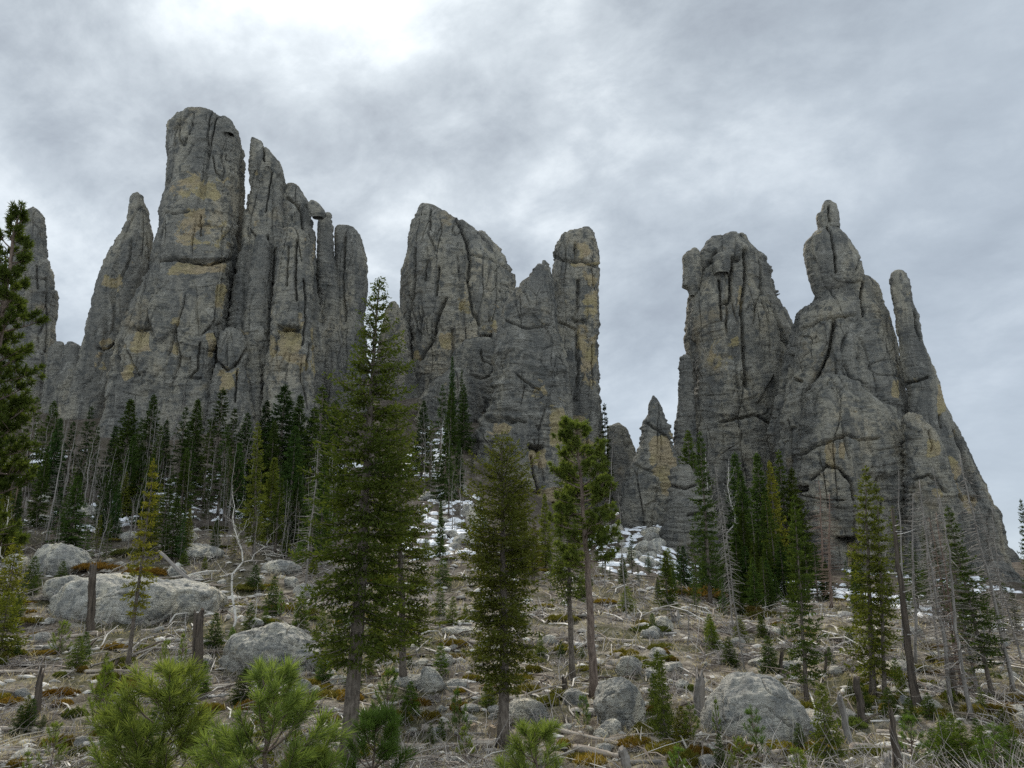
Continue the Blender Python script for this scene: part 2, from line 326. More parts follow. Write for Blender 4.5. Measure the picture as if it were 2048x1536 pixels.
# ------------------------------------------------------------------ granite spires
def resample(pts, ys):
    pts = sorted(pts, key=lambda q: q[1]); a = np.array(pts, float)
    return np.interp(ys, a[:, 1], a[:, 0])
def poly_dist(px, py, poly):
    best = np.full(px.shape, 1e9)
    for (x0, y0), (x1, y1) in zip(poly[:-1], poly[1:]):
        dx, dy = x1-x0, y1-y0; t = np.clip(((px-x0)*dx+(py-y0)*dy)/(dx*dx+dy*dy+1e-9), 0, 1)
        best = np.minimum(best, np.hypot(px-x0-t*dx, py-y0-t*dy))
    return best
def rock(name, label, left, right, Yd, ratio=0.8, base=None, seed=1, cracks=(), stains=(), hollows=(), expo=2.5, amp=1.0, res=1.5, cat='rock spire', strata=1.0, cols=1.0, group='granite spires', yb=None, foot=True, parent=None):
    y0 = min(left[0][1], right[0][1]); y1 = base or max(left[-1][1], right[-1][1])
    n = int((y1-y0)/res)+2
    ys = y0+(y1-y0)*np.linspace(0, 1, n)**1.0
    ys = np.concatenate([y0+(ys[1]-y0)*np.array([0, .25, .5]), ys[1:]])
    l = resample(left, ys); r = resample(right, ys); r = np.maximum(r, l+0.6)
    kk = krow(ys)*Yd; z = EYE+kk
    xl = ux(l, ys)*Yd; xr = ux(r, ys)*Yd
    # carry the foot on down into the ground
    zb = float(np.min(ground(np.linspace(xl[-1]-2, xr[-1]+2, 9), np.full(9, Yd-6.0))))-3.0
    if foot and z[-1] > zb:
        m = max(3, int((z[-1]-zb)/0.6)); zx = np.linspace(z[-1], zb, m+1)[1:]
        gr = (z[-1]-zx)*0.05
        z = np.concatenate([z, zx]); xl = np.concatenate([xl, xl[-1]-gr]); xr = np.concatenate([xr, xr[-1]+gr])
    k = 5; ker = np.hanning(k+2)[1:-1]; ker /= ker.sum()
    def sm(a): return np.convolve(np.pad(a, k//2, mode='edge'), ker, 'valid')
    c = sm((xl+xr)/2); a = sm((xr-xl)/2)
    wpx = np.max(r-l); nf = int(max(26, wpx*1.5/res)); nbk = max(14, nf//4)
    phi = np.concatenate([np.linspace(-pi, 0, nf, endpoint=False), np.linspace(0, pi, nbk, endpoint=False)])
    C = np.cos(phi); Sn = np.sin(phi); e = 2.0/expo
    ca = np.sign(C)*np.abs(C)**e; sa = np.sign(Sn)*np.abs(Sn)**e
    amax = np.maximum.accumulate(a); b = np.minimum(a, 0.85*amax+0.15*a)*ratio
    V = np.empty((len(z), len(phi), 3)); V[:, :, 0] = c[:, None]+a[:, None]*ca; V[:, :, 1] = Yd+(0 if yb is None else yb)+b[:, None]*sa; V[:, :, 2] = z[:, None]
    nr, nc = V.shape[:2]
    du = np.roll(V, -1, 1)-np.roll(V, 1, 1); dv = np.gradient(V, axis=0)
    N = np.cross(dv, du); ln = np.linalg.norm(N, axis=2, keepdims=True)
    fb = np.stack([np.broadcast_to(ca, (nr, nc)), np.broadcast_to(sa, (nr, nc)), np.full((nr, nc), 0.1)], -1)
    N = np.where(ln > 1e-6, N/np.maximum(ln, 1e-9), fb)
    if np.mean(np.sum(N*fb, -1)) < 0: N = -N
    P = V.reshape(-1, 3); Nf = N.reshape(-1, 3); px, py = proj(P); front = Nf[:, 1] < 0.35
    off = seed*13.7
    q = P+off
    w = np.stack([perlin(q/5.0, seed), perlin(q/5.0, seed+1), perlin(q/5.0, seed+2)], -1)*1.4
    qw = q+w
    size = np.clip(np.repeat(a, nc)/5.0, 0.25, 1.2)            # thin pieces get smaller relief
    d = 0.55*fbm(q/np.array([6., 6., 16.]), seed+3, 3)*size
    # joint-bounded slabs: tall cells that stand proud of one another, open cracks between them
    qs = q+0.35*w; mb = np.clip(fbm(q/9.0, seed+12, 2)*1.5+0.75, 0.25, 1)
    f1, f2, cid = worley(qs/np.array([3.4, 3.4, 24.]), seed+11); mo = np.clip(perlin(q/np.array([4., 4., 7.]), seed+65)*2.5+.25, 0, 1)
    d += cols*(0.9*(cid-0.5)-0.8*mo*np.exp(-((f2-f1)/0.03)**2))*mb*size
    f1, f2, cid = worley((q+0.25*w)/np.array([1.7, 1.7, 5.5]), seed+14); mb2 = np.clip(fbm(q/5.0, seed+13, 2)*1.6+0.4, 0.0, 1)
    d += (0.36*(cid-0.5)-0.35*mo*np.exp(-((f2-f1)/0.04)**2))*mb2*size
    qc = q+w*0.3; msk = np.clip(perlin(q/np.array([6., 6., 12.]), seed+64)*2.2+0.3, 0, 1)
    nv = perlin(qc/np.array([3.4, 3.4, 38.]), seed+5); d -= cols*0.8*np.exp(-(nv/0.026)**2)*size*msk      # long upright joints
    # foliation: thin wavy ledges, strong in places and nearly absent in others
    ms = np.clip(fbm(q/np.array([6., 6., 5.]), seed+61, 2)*1.7+0.55, 0.08, 1)
    nh = perlin((q+w*0.5)/np.array([5.5, 5.5, 1.25]), seed+8); d += strata*0.15*np.tanh(7*nh)*size*ms
    nh = perlin((q+w*0.4)/np.array([2.6, 2.6, 0.5]), seed+9); d += strata*0.075*np.tanh(6*nh)*ms
    nh = perlin((q+w*0.3)/np.array([1.4, 1.4, 0.26]), seed+16); d += strata*0.045*np.tanh(6*nh)*ms
    nh = perlin((q+0.5*w)/np.array([10., 10., 2.8]), seed+10); d -= 0.38*np.exp(-(nh/0.022)**2)*size*np.clip(perlin(q/5.0, seed+63)*2.0-.05, 0, 1)   # cross joints
    d += 0.10*fbm(q/np.array([0.8, 0.8, 0.5]), seed+15, 3, 0.62)
    d -= np.median(d[front])+0.05
    d *= amp
    for poly, wd, dep in cracks:
        jx = 2.2*perlin(np.stack([px, py, 0*px], -1)/14.0, seed+70); jy = 2.2*perlin(np.stack([px, py, 0*px], -1)/14.0, seed+71)
        g = np.exp(-(poly_dist(px+jx, py+jy, poly)/wd)**2); d -= np.where(front, g*dep*1.5, 0)
    for (hx, hy, rx, ry, dep) in hollows:        # a caved-in niche under a roof: sharp upper lip, gentle below
        jx = 0.25*perlin(np.stack([px, py, 0*px], -1)/9.0, seed+72)
        ex = (px-hx)/rx+jx; ey = (py-hy)/ry+jx
        g = (1/(1+np.exp((np.abs(ex)-1)*14)))*(1/(1+np.exp(-(ey+1)*22)))*np.clip(1-(ey+1)/2, 0, 1)
        d -= np.where(front, g*dep, 0)
    st = np.zeros(len(P))
    for (sx, sy, rx, ry, s) in stains:
        st = np.maximum(st, np.where(front, s*np.exp(-(((px-sx)/rx)**4+((py-sy)/ry)**4)), 0))
    edge = np.clip((np.arange(nr)+0.5)/6.0, 0.3, 1); d = d*np.repeat(edge, nc)
    P = P+Nf*d[:, None]
    top = P[:nc].mean(0); V = np.vstack([P, top[None]]); F = grid_faces(nr, nc)
    b_ = np.arange(nc); b2 = (b_+1) % nc
    me_F = np.vstack([F[:, ::-1], np.stack([b_, b2, np.full(nc, nr*nc), np.full(nc, nr*nc)], -1)[:, [0, 1, 2, 3]]])
    org = np.array([c[-1], Yd, z[-1]+2.5])
    mb_ = MB(); mb_.add(V-org, me_F); me = mb_.mesh(name)
    at = me.attributes.new('stain', 'FLOAT', 'POINT'); at.data.foreach_set('value', np.concatenate([st, [0]]).astype(np.float32))
    o = link(name, me, M_ROCK); o.location = org
    if parent is None: tag(o, label, cat, group)
    else: o.parent = parent; o.location = org-np.array(parent.location); o['label'] = label
    return o
exec_rocks = True
R_ = rock
# far left
R_('rock_spire', 'slim far left spire with rounded tip behind the ragged pine', [(66,413),(54,424),(47,434),(38,473),(35,512),(32,560),(27,620),(20,700),(5,820),(0,900)], [(66,413),(82,424),(88,434),(90,473),(94,512),(103,540),(105,571),(113,590),(111,630),(107,649),(110,676),(114,720),(122,800),(130,900)], 132, seed=3,
   cracks=[([(73,530),(75,575)],2,.5),([(50,555),(98,558)],2,.4),([(97,560),(100,640),(95,700)],2.5,.7)])
R_('rock_spire', 'sliver of a dark spire cut by the left edge of the photo', [(-40,520),(-60,600),(-70,700),(-90,900)], [(-6,538),(4,552),(8,580),(12,640),(20,760),(30,900)], 138, seed=4)
R_('rock_block', 'low blocky saddle of rock left of the slanting spire', [(112,686),(100,697),(95,730),(90,780),(80,850),(60,930)], [(126,684),(131,690),(134,696),(136,800),(150,850),(160,930)], 124, seed=5, cat='rock outcrop')
R_('rock_block', 'low shoulder of grey rock touching the foot of the slanting spire', [(136,684),(130,697),(124,740),(110,800),(95,870),(80,930)], [(147,684),(168,695),(172,720),(180,800),(190,930)], 121, seed=6, cat='rock outcrop')
R_('rock_spire', 'slanting pointed spire just left of the tallest tower', [(273,384),(263,391),(261,397),(258,430),(250,454),(234,489),(219,524),(207,551),(197,583),(187,622),(178,657),(170,692),(156,739),(140,798),(125,850),(112,900)], [(276,384),(286,391),(289,407),(297,419),(299,438),(305,466),(307,512),(297,560),(281,600),(260,660),(243,730),(228,800),(205,900)], 119, ratio=0.75, seed=7, strata=.7, amp=.8,
   cracks=[([(262,480),(258,520),(243,555)],2,.5),([(195,695),(215,697),(240,680),(250,672)],2.2,.8)], stains=[(225,565,22,18,.6),(215,690,18,14,.5),(200,720,14,20,.6),(245,610,20,20,.3)])
# the tallest tower
TALL = R_('rock_spire', 'tallest tower, flat topped with ochre patches and a horizontal ledge crack', [(391,219),(384,221),(373,229),(359,247),(348,266),(344,305),(346,333),(340,368),(332,399),(321,427),(320,481),(312,516),(308,548),(291,583),(273,622),(258,669),(246,708),(238,755),(230,800),(215,870),(200,930)], [(406,219),(418,222),(426,229),(441,237),(450,236),(464,243),(468,259),(470,300),(470,356),(467,403),(465,473),(464,524),(461,590),(459,657),(455,700),(448,766),(445,830),(440,930)], 112, ratio=0.8, seed=8, expo=3.0, res=1.4,
   cracks=[([(318,523),(350,517),(395,521),(425,527),(462,520)],2.6,1.3),([(332,427),(350,432),(380,424)],2,.5),([(395,449),(422,450)],2,.6),([(400,430),(401,470)],1.6,.5),([(425,310),(432,340),(450,360)],1.8,.4),([(268,655),(300,652)],2.2,.8),([(350,655),(340,690),(335,705)],2,.5),([(250,690),(275,750)],1.6,.4),([(400,690),(395,740),(380,755),(402,757)],2,.6)],
   hollows=[(402,527,40,10,.9),(275,668,22,16,.7)],
   stains=[(400,375,55,30,.65),(405,470,60,35,.5),(395,535,55,14,.95),(390,440,40,30,.5),(280,680,18,26,1.),(300,700,30,20,.3),(440,590,10,24,.9),(420,690,9,26,.8),(255,740,14,20,.7),(350,640,12,10,.7),(345,700,10,30,.5)])
R_('rock_spire', 'thin slab leaning against the right side of the tallest tower', [(466,268),(462,285),(455,330),(452,400),(448,500),(440,600),(430,700),(420,800),(410,920)], [(475,266),(482,274),(487,298),(489,333),(488,380),(486,419),(482,473),(482,524),(492,560),(498,640),(500,720),(505,800),(510,920)], 116, ratio=0.9, seed=9)
R_('rock_spire', 'second tower right of the narrow sky gap, with sloping top', [(503,274),(501,276),(499,281),(498,317),(497,356),(496,395),(492,434),(488,489),(480,532),(470,580),(462,660),(455,740),(450,830),(445,920)], [(508,274),(523,280),(527,288),(541,302),(551,317),(564,337),(568,364),(568,395),(566,411),(568,440),(572,500),(575,600),(580,700),(585,800),(590,920)], 114, ratio=0.85, seed=10, cols=1.4,
   cracks=[([(529,293),(528,322)],2.2,.9),([(545,345),(530,420)],1.6,.5),([(505,340),(495,385)],2,.6),([(500,460),(515,480),(510,500)],2,.5),([(535,470),(520,530),(510,620),(500,700)],2.4,1.),([(552,500),(545,580),(528,660)],2.6,1.1)],
   stains=[(507,345,10,16,.5),(515,445,12,10,.4)])
R_('rock_spire', 'stepped rounded summit right of the second tower', [(578,367),(573,371),(570,376),(560,400),(552,430),(548,500),(545,600),(540,800),(535,920)], [(586,367),(598,374),(606,387),(614,403),(620,423),(623,450),(633,466),(633,497),(638,551),(643,610),(646,669),(648,800),(650,920)], 116, ratio=0.85, seed=11, cols=1.3,
   cracks=[([(573,395),(590,405),(605,425),(607,470)],2.4,.9),([(600,410),(608,440)],2,.7),([(620,470),(618,560)],2,.8)], stains=[(625,505,8,36,.6)])
R_('wedged_boulder', 'boulder wedged in the air between two summits beside the tallest tower', [(620,401),(615,408),(618,425),(626,437)], [(628,401),(637,406),(648,420),(653,430),(644,438)], 113, ratio=0.8, base=436, seed=12, amp=.3, cat='boulder', res=1.0, foot=False, group='balanced blocks')
R_('rock_spire', 'thin upright slab under the wedged boulder', [(655,427),(646,428),(639,436),(637,440),(636,466),(635,512),(636,600),(640,700),(645,800),(645,920)], [(658,425),(662,427),(664,434),(666,458),(667,497),(676,560),(690,700),(698,800),(705,920)], 117, ratio=1.0, seed=13, cols=1.2)
R_('rock_spire', 'rounded pillar closing the right end of the tallest group', [(690,453),(676,454),(670,458),(668,473),(668,520),(664,600),(660,700),(655,800),(650,920)], [(698,453),(709,458),(721,473),(727,497),(734,524),(732,571),(730,610),(726,640),(732,700),(742,800),(755,920)], 119, ratio=0.9, seed=14, strata=.6,
   cracks=[([(690,475),(685,560),(690,640)],2,.7)])
R_('rock_pillar', 'fluted buttress with an ochre alcove low in the tallest group', [(568,458),(562,475),(557,497),(551,571),(545,640),(540,700),(530,780),(520,850),(512,930)], [(600,458),(612,462),(621,473),(627,551),(625,621),(628,700),(636,780),(645,850),(650,930)], 109, ratio=0.7, seed=15, cols=1.3, cat='rock pillar',
   cracks=[([(592,480),(590,560),(594,600)],2.2,.8),([(575,490),(573,570)],1.8,.6),([(556,655),(580,652),(602,656)],2.4,1.1),([(556,655),(550,705)],2,.7),([(608,560),(612,640),(605,690)],2,.7),([(620,690),(612,740)],2,.6)],
   hollows=[(580,672,22,20,1.6)], stains=[(578,685,24,34,1.),(632,700,10,60,.7),(600,640,8,20,.5),(545,690,7,24,.8),(606,720,10,26,.5)])
R_('rock_pillar', 'narrow dark column in the cleft left of the alcove buttress', [(515,470),(508,500),(498,560),(490,640),(484,720),(478,800),(470,930)], [(530,470),(540,490),(545,560),(545,640),(540,720),(536,800),(530,930)], 111, ratio=0.8, seed=16, cols=1.3, cat='rock pillar')
R_('rock_block', 'lumpy jammed blocks at the foot of the tallest group', [(452,657),(440,668),(434,690),(436,710),(430,740),(420,800),(410,860),(405,930)], [(470,657),(482,664),(492,684),(496,715),(490,735),(498,760),(510,850),(515,930)], 108, ratio=0.7, seed=17, cat='rock outcrop', amp=1.25,
   cracks=[([(432,722),(455,738),(478,725),(492,700)],2.4,1.),([(475,740),(470,800)],2,.7)], stains=[(452,765,16,24,.85),(470,745,10,10,.5)])
R_('rock_block', 'small knob of grey rock beside the lumpy jammed blocks', [(488,672),(484,690),(486,710),(480,760),(476,850),(470,930)], [(505,672),(520,690),(524,730),(526,780),(530,850),(534,930)], 109.5, ratio=0.8, seed=18, cat='rock outcrop')
# half dome group
R_('rock_spire', 'broad half dome crag with a straight left wall and curved right shoulder', [(843,407),(838,412),(835,424),(825,448),(817,471),(811,506),(804,545),(802,584),(802,608),(798,650),(800,700),(805,760),(810,830),(812,920)], [(848,407),(868,412),(895,426),(915,442),(942,452),(973,471),(997,495),(1016,522),(1030,553),(1030,573),(1030,620),(1032,700),(1035,800),(1040,920)], 142, ratio=0.6, seed=19, cols=1.0, amp=.8, res=1.4,
   cracks=[([(918,442),(932,480),(940,520),(935,560)],3,1.2),([(830,500),(828,580),(815,640),(825,680)],2.4,1.2),([(852,525),(850,560)],2,.8),([(878,535),(873,590)],2.2,.9),([(890,600),(875,640),(865,680),(840,720)],2.6,1.3),([(935,560),(945,620),(960,650)],2.2,.9),([(905,660),(905,720)],2.2,.9),([(815,640),(822,720),(812,760)],2.2,1.),([(940,510),(985,515),(1028,545)],2,.5),([(862,420),(858,470),(870,500)],2,.5)],
   hollows=[(974,674,12,6,2.4)], stains=[(892,680,14,20,.75),(832,710,10,12,.6),(930,610,16,30,.5),(970,640,30,30,.3)])
R_('rock_block', 'low dark wing of rock on the left side of the half dome', [(782,604),(770,620),(755,680),(745,780),(735,900)], [(792,606),(797,612),(815,650),(825,720),(840,800),(850,900)], 137, seed=20, cat='rock outcrop')
R_('rock_ledge', 'upper stepped ledge with dark slot in the snowy gully', [(950,679),(930,684),(912,706),(900,737),(888,770),(876,800),(870,900)], [(978,676),(987,682),(995,720),(1000,780),(1005,830),(1010,900)], 128, ratio=0.5, seed=21, expo=4.0, cat='rock ledge', strata=1.8, cracks=[([(963,700),(965,720),(985,728)],2,.8),([(920,742),(960,755),(990,748)],2,.7)])
R_('rock_ledge', 'middle stepped ledge with snow lines in the gully', [(905,738),(885,752),(865,775),(848,790),(835,830),(820,930)], [(935,742),(950,760),(960,800),(968,860),(975,930)], 121, ratio=0.7, seed=22, cat='rock ledge', strata=1.6)
R_('rock_ledge', 'lowest dark ledge in the gully left of the tapering front spire', [(930,872),(915,884),(900,905),(885,960),(880,1000)], [(948,868),(958,880),(962,920),(965,960),(970,1000)], 112, ratio=0.7, seed=23, cat='rock ledge')
# twin spires
SQUARE = R_('rock_spire', 'square topped straight spire with an ochre right face', [(1172,456),(1161,459),(1145,462),(1130,471),(1118,477),(1112,487),(1107,500),(1108,522),(1105,540),(1104,600),(1100,700),(1095,800),(1090,900),(1085,1080)], [(1177,456),(1184,459),(1188,471),(1193,495),(1197,506),(1198,537),(1196,584),(1198,643),(1198,721),(1201,760),(1202,799),(1206,846),(1208,897),(1214,1000),(1222,1080)], 112, ratio=0.75, seed=24, expo=3.0, strata=.8,
   cracks=[([(1110,515),(1140,522),(1165,520),(1195,532)],3,.8),([(1150,485),(1152,520)],2.4,.7),([(1157,560),(1152,640),(1156,740),(1150,800)],2.4,.9),([(1146,636),(1168,642)],3,.6),([(1185,690),(1188,770)],1.8,.5),([(1118,645),(1150,655)],2,.5)],
   stains=[(1165,500,16,18,.7),(1180,600,16,80,.6),(1180,720,18,60,.6),(1165,670,14,30,.7),(1150,860,20,40,.8),(1170,920,20,50,.75),(1168,527,30,5,.9),(1130,1000,40,40,.5)])
R_('rock_spire', 'tapering front spire with a wide rippled foot', [(1085,521),(1075,532),(1067,541),(1052,563),(1036,577),(1016,600),(1005,616),(999,639),(993,682),(987,721),(983,760),(987,799),(973,838),(954,873),(948,900),(938,960),(932,1030),(925,1085)], [(1090,521),(1100,528),(1102,545),(1108,569),(1112,616),(1114,655),(1126,702),(1136,741),(1141,780),(1149,838),(1155,900),(1165,1000),(1170,1085)], 107, ratio=0.8, seed=25, cols=.6, strata=1.3, res=1.4,
   cracks=[([(975,842),(1000,832),(1025,838),(1050,842)],2.6,1.1),([(1010,640),(1050,655),(1100,650)],2,.6),([(1035,750),(1060,770),(1080,780)],2,.5),([(1056,888),(1086,892)],2.4,.9),([(1062,910),(1068,950),(1078,985)],2.2,.9),([(1000,970),(1040,978),(1075,985)],2.4,.9),([(1070,880),(1090,960)],2,.4)],
   hollows=[(1072,902,15,14,1.3),(1098,1016,17,10,2.6),(1005,848,26,10,.8)], stains=[(1000,855,24,16,.85),(1075,912,18,18,1.),(1105,995,36,22,1.2),(1040,1015,50,16,.9),(1100,1050,26,34,1.),(1020,1000,30,20,.6),(1115,850,16,50,.8),(1080,780,16,30,.45),(1065,650,30,14,.3),(1130,940,14,40,.9)])
# middle distance
R_('rock_block', 'small block top against the sky left of the little pinnacle', [(1235,845),(1221,849),(1215,853),(1213,900),(1205,960),(1200,1050)], [(1239,845),(1254,855),(1264,876),(1272,897),(1282,960),(1290,1050)], 128, seed=26, cat='rock outcrop', strata=1.5)
R_('rock_spire', 'little pinnacle with a cream stained right face', [(1305,791),(1297,808),(1295,830),(1285,843),(1281,863),(1277,892),(1262,930),(1246,971),(1240,1060),(1238,1110)], [(1308,791),(1324,810),(1332,834),(1343,855),(1347,872),(1351,901),(1355,950),(1362,1060),(1364,1110)], 104, ratio=0.8, seed=27, strata=1.3,
   cracks=[([(1290,845),(1325,865),(1350,880)],2,.6),([(1270,930),(1310,945)],2,.4)], stains=[(1325,910,26,40,1.),(1335,960,16,40,.9),(1320,880,16,14,.6)])
R_('rock_outcrop', 'stubby flat capped outcrop in front of the little pinnacle', [(1356,930),(1346,940),(1340,952),(1338,968),(1335,1000),(1325,1050),(1318,1100),(1316,1170)], [(1378,930),(1386,946),(1397,963),(1407,979),(1432,1010),(1442,1060),(1452,1120),(1456,1170)], 84, ratio=0.7, seed=28, cat='rock outcrop', strata=1.2, cols=.7,
   cracks=[([(1340,972),(1370,976),(1395,968)],2.4,.8),([(1376,1030),(1400,1025),(1440,1035)],2.2,.8),([(1355,1110),(1375,1140),(1380,1165)],2,.6)], stains=[(1362,1135,12,26,.9),(1350,1120,8,10,.6)])
# castle
CASTLE = R_('rock_spire', 'broad castle topped tower with a crown of broken blocks', [(1450,467),(1440,474),(1424,476),(1413,482),(1404,495),(1391,511),(1384,535),(1382,574),(1378,598),(1374,623),(1372,673),(1376,710),(1376,800),(1370,900),(1365,1020)], [(1458,467),(1473,468),(1490,474),(1496,487),(1515,505),(1531,516),(1540,536),(1544,565),(1546,594),(1556,623),(1573,652),(1583,673),(1588,720),(1590,800),(1592,900),(1595,1020)], 122, ratio=0.75, seed=29, cols=1.2, amp=.85, res=1.4,
   cracks=[([(1395,545),(1415,525),(1440,515),(1475,520)],3.4,1.3),([(1462,520),(1460,600),(1440,610)],2.8,1.2),([(1488,500),(1490,560),(1482,620),(1488,720),(1495,770)],2.8,1.2),([(1520,520),(1522,590)],2.8,1.2),([(1438,560),(1442,640)],2,.8),([(1430,500),(1415,520)],2.4,.8),([(1550,630),(1575,690)],2.4,.9),([(1440,845),(1480,835),(1510,830),(1550,850)],2.4,.9),([(1385,830),(1390,900)],2,.8)], stains=[(1480,600,8,30,.6),(1450,700,40,40,.35)])
R_('rock_horn', 'beak shaped block overhanging the left corner of the castle tower', [(1386,496),(1374,505),(1364,516),(1366,536),(1364,574),(1374,580),(1378,592)], [(1392,496),(1397,500),(1402,520),(1405,540),(1404,560),(1398,580),(1390,592)], 119, ratio=0.9, base=592, seed=30, amp=.7, foot=False, res=1.0, parent=CASTLE)
R_('rock_pillar', 'narrow flake standing against the left foot of the castle tower', [(1366,710),(1359,714),(1357,743),(1355,805),(1349,847),(1345,920),(1340,1000)], [(1372,709),(1380,716),(1386,760),(1392,850),(1395,920),(1400,1000)], 117, seed=31, cat='rock pillar')
for lf, rt, yd, sd in [([(1422,477),(1413,484),(1408,500),(1412,522)], [(1440,474),(1447,484),(1447,505),(1440,522)], 120.5, 41), ([(1456,466),(1450,475),(1448,500),(1452,512)], [(1474,467),(1480,478),(1480,500),(1476,512)], 120, 42), ([(1485,472),(1480,482),(1482,505),(1484,515)], [(1493,474),(1500,488),(1505,505),(1506,515)], 120.5, 43), ([(1436,506),(1426,514),(1424,535),(1428,548)], [(1452,508),(1460,516),(1460,540),(1456,548)], 117, 44)]:
    R_('summit_block', 'loose block in the crown of the castle tower', lf, rt, yd, ratio=0.9, seed=sd, amp=.5, foot=False, res=1.0, parent=CASTLE)
R_('summit_block', 'cracked cap block on the flat top of the tallest tower', [(444,234),(440,240),(438,255),(442,268)], [(452,233),(465,242),(470,260),(468,270)], 110.5, ratio=0.9, seed=45, amp=.5, foot=False, res=1.0, parent=TALL)
R_('summit_block', 'jutting cap block on the top of the square topped spire', [(1164,456),(1159,464),(1158,478),(1162,488)], [(1180,456),(1188,468),(1190,480),(1186,490)], 110.5, ratio=0.9, seed=46, amp=.5, foot=False, res=1.0, parent=SQUARE)
# balanced head
U = R_('rock_spire', 'massive right hand crag carrying the robed figure shaped block', [(1655,566),(1640,585),(1633,600),(1624,607),(1608,623),(1602,640),(1593,665),(1585,681),(1577,702),(1568,750),(1560,805),(1552,859),(1555,921),(1570,1000),(1580,1100),(1585,1160)], [(1715,560),(1730,556),(1740,560),(1751,569),(1759,586),(1761,615),(1770,640),(1776,673),(1785,714),(1793,747),(1806,785),(1817,818),(1820,900),(1825,1000),(1830,1160)], 108, ratio=0.72, seed=32, res=1.4, cols=.8,
   cracks=[([(1728,560),(1724,600),(1726,630)],2.4,1.),([(1605,660),(1640,640),(1680,632),(1710,630)],2.2,.9),([(1668,640),(1662,690),(1645,730),(1620,770),(1600,800)],3,1.4),([(1578,710),(1582,760),(1600,760)],2.4,1.),([(1575,840),(1585,900)],2.2,.9),([(1690,730),(1705,760),(1730,770)],2,.6)], stains=[(1790,760,10,40,.5)])
R_('rock_pillar', 'rounded buttress bulging from the foot of the figure topped crag', [(1648,747),(1630,760),(1610,785),(1602,847),(1589,910),(1588,960),(1598,1030),(1620,1100),(1635,1160)], [(1665,747),(1690,752),(1718,768),(1750,800),(1780,828),(1798,870),(1808,900),(1812,1000),(1812,1160)], 102, ratio=0.75, seed=33, cols=.6, strata=1.4, cat='rock pillar',
   cracks=[([(1600,912),(1630,890),(1665,878),(1690,868)],2.6,1.1),([(1690,868),(1720,878),(1760,876)],2.2,.7),([(1620,960),(1650,930),(1680,935),(1705,965),(1710,1000)],2.4,.9),([(1590,985),(1610,980)],3,1.),([(1600,990),(1640,1000),(1690,1000)],1.8,.4)],
   hollows=[(1692,1090,22,14,2.2),(1606,980,12,8,1.4)], stains=[(1660,905,12,28,1.),(1685,900,7,22,.8),(1708,1110,12,26,.9)])
BODY = R_('figure_block', 'huge balanced block shaped like a robed seated figure', [(1640,449),(1635,458),(1622,470),(1610,482),(1608,499),(1612,524),(1618,549),(1624,574),(1632,596),(1640,604)], [(1672,449),(1676,456),(1693,474),(1707,499),(1720,524),(1724,540),(1727,556),(1722,572),(1700,580),(1670,590)], 107, ratio=0.75, base=604, seed=34, expo=2.2, cols=.35, strata=.6, cat='balanced rock', amp=.8, foot=False, group='balanced blocks',
   cracks=[([(1655,452),(1662,470),(1668,500),(1672,545)],2.0,1.),([(1712,540),(1722,520)],2.4,.7)])
R_('head_block', 'narrow knobbed head block on the robed figure', [(1649,402),(1644,410),(1643,422),(1633,430),(1633,442),(1638,456)], [(1662,402),(1672,410),(1676,425),(1677,447),(1678,456)], 107, ratio=0.8, base=458, seed=35, amp=.55, cat='balanced rock', res=1.0, foot=False, group='balanced blocks',
   cracks=[([(1657,412),(1659,440),(1655,455)],2,.7)])
# leaning finger
R_('rock_spire', 'tall leaning finger spire with a rounded tip at the right', [(1793,540),(1786,543),(1780,549),(1779,565),(1784,590),(1791,632),(1799,677),(1804,723),(1813,760),(1820,785),(1820,818),(1822,880),(1818,960),(1818,1060),(1815,1170)], [(1799,540),(1805,543),(1811,549),(1819,569),(1823,598),(1829,615),(1838,632),(1841,656),(1844,681),(1854,710),(1867,739),(1879,772),(1889,810),(1904,839),(1918,868),(1931,901),(1945,934),(1966,983),(1974,1007),(1991,1048),(1992,1065),(2003,1115),(2030,1170)], 102, ratio=0.7, seed=36, strata=.9, amp=.65,
   cracks=[([(1812,768),(1830,762),(1856,755)],2.2,.8),([(1830,620),(1835,660),(1842,680)],2,.7),([(1880,830),(1882,855)],2,.6),([(1888,900),(1900,960),(1925,1000)],2.4,.9),([(1910,860),(1940,940),(1960,1000)],2.6,.9),([(1885,965),(1912,962)],2,.6)],
   hollows=[(1945,998,6,5,1.5)], stains=[(1885,800,10,30,.8),(1868,895,16,22,1.),(1895,945,22,36,1.1),(1905,975,14,18,1.),(1870,985,16,10,.9),(1835,760,12,10,.4),(1940,1010,16,20,.5)])
R_('rock_pillar', 'squat rounded shoulder at the foot of the leaning finger', [(1815,824),(1805,829),(1802,843),(1810,888),(1812,960),(1815,1050),(1812,1170)], [(1825,824),(1840,832),(1868,860),(1885,900),(1900,960),(1915,1050),(1925,1170)], 96, ratio=0.75, seed=37, cat='rock pillar', strata=1.3,
   stains=[(1868,895,14,18,1.),(1872,985,14,12,.8)], cracks=[([(1862,860),(1865,900)],2,.5),([(1825,960),(1860,950),(1895,985)],2,.6)])
R_('rock_spire', 'small far pinnacle with a bead like head at the right edge', [(2003,1070),(1998,1076),(1999,1086),(2001,1090),(1999,1100),(2000,1120),(1995,1170)], [(2007,1070),(2012,1078),(2012,1088),(2020,1096),(2036,1115),(2048,1145),(2070,1180)], 128, seed=38, amp=.5)
R_('rock_outcrop', 'low rubbly rib running off the right edge below the finger', [(1985,1120),(1960,1140),(1940,1190)], [(2000,1115),(2060,1180),(2090,1230)], 92, ratio=.7, seed=39, cat='rock outcrop')
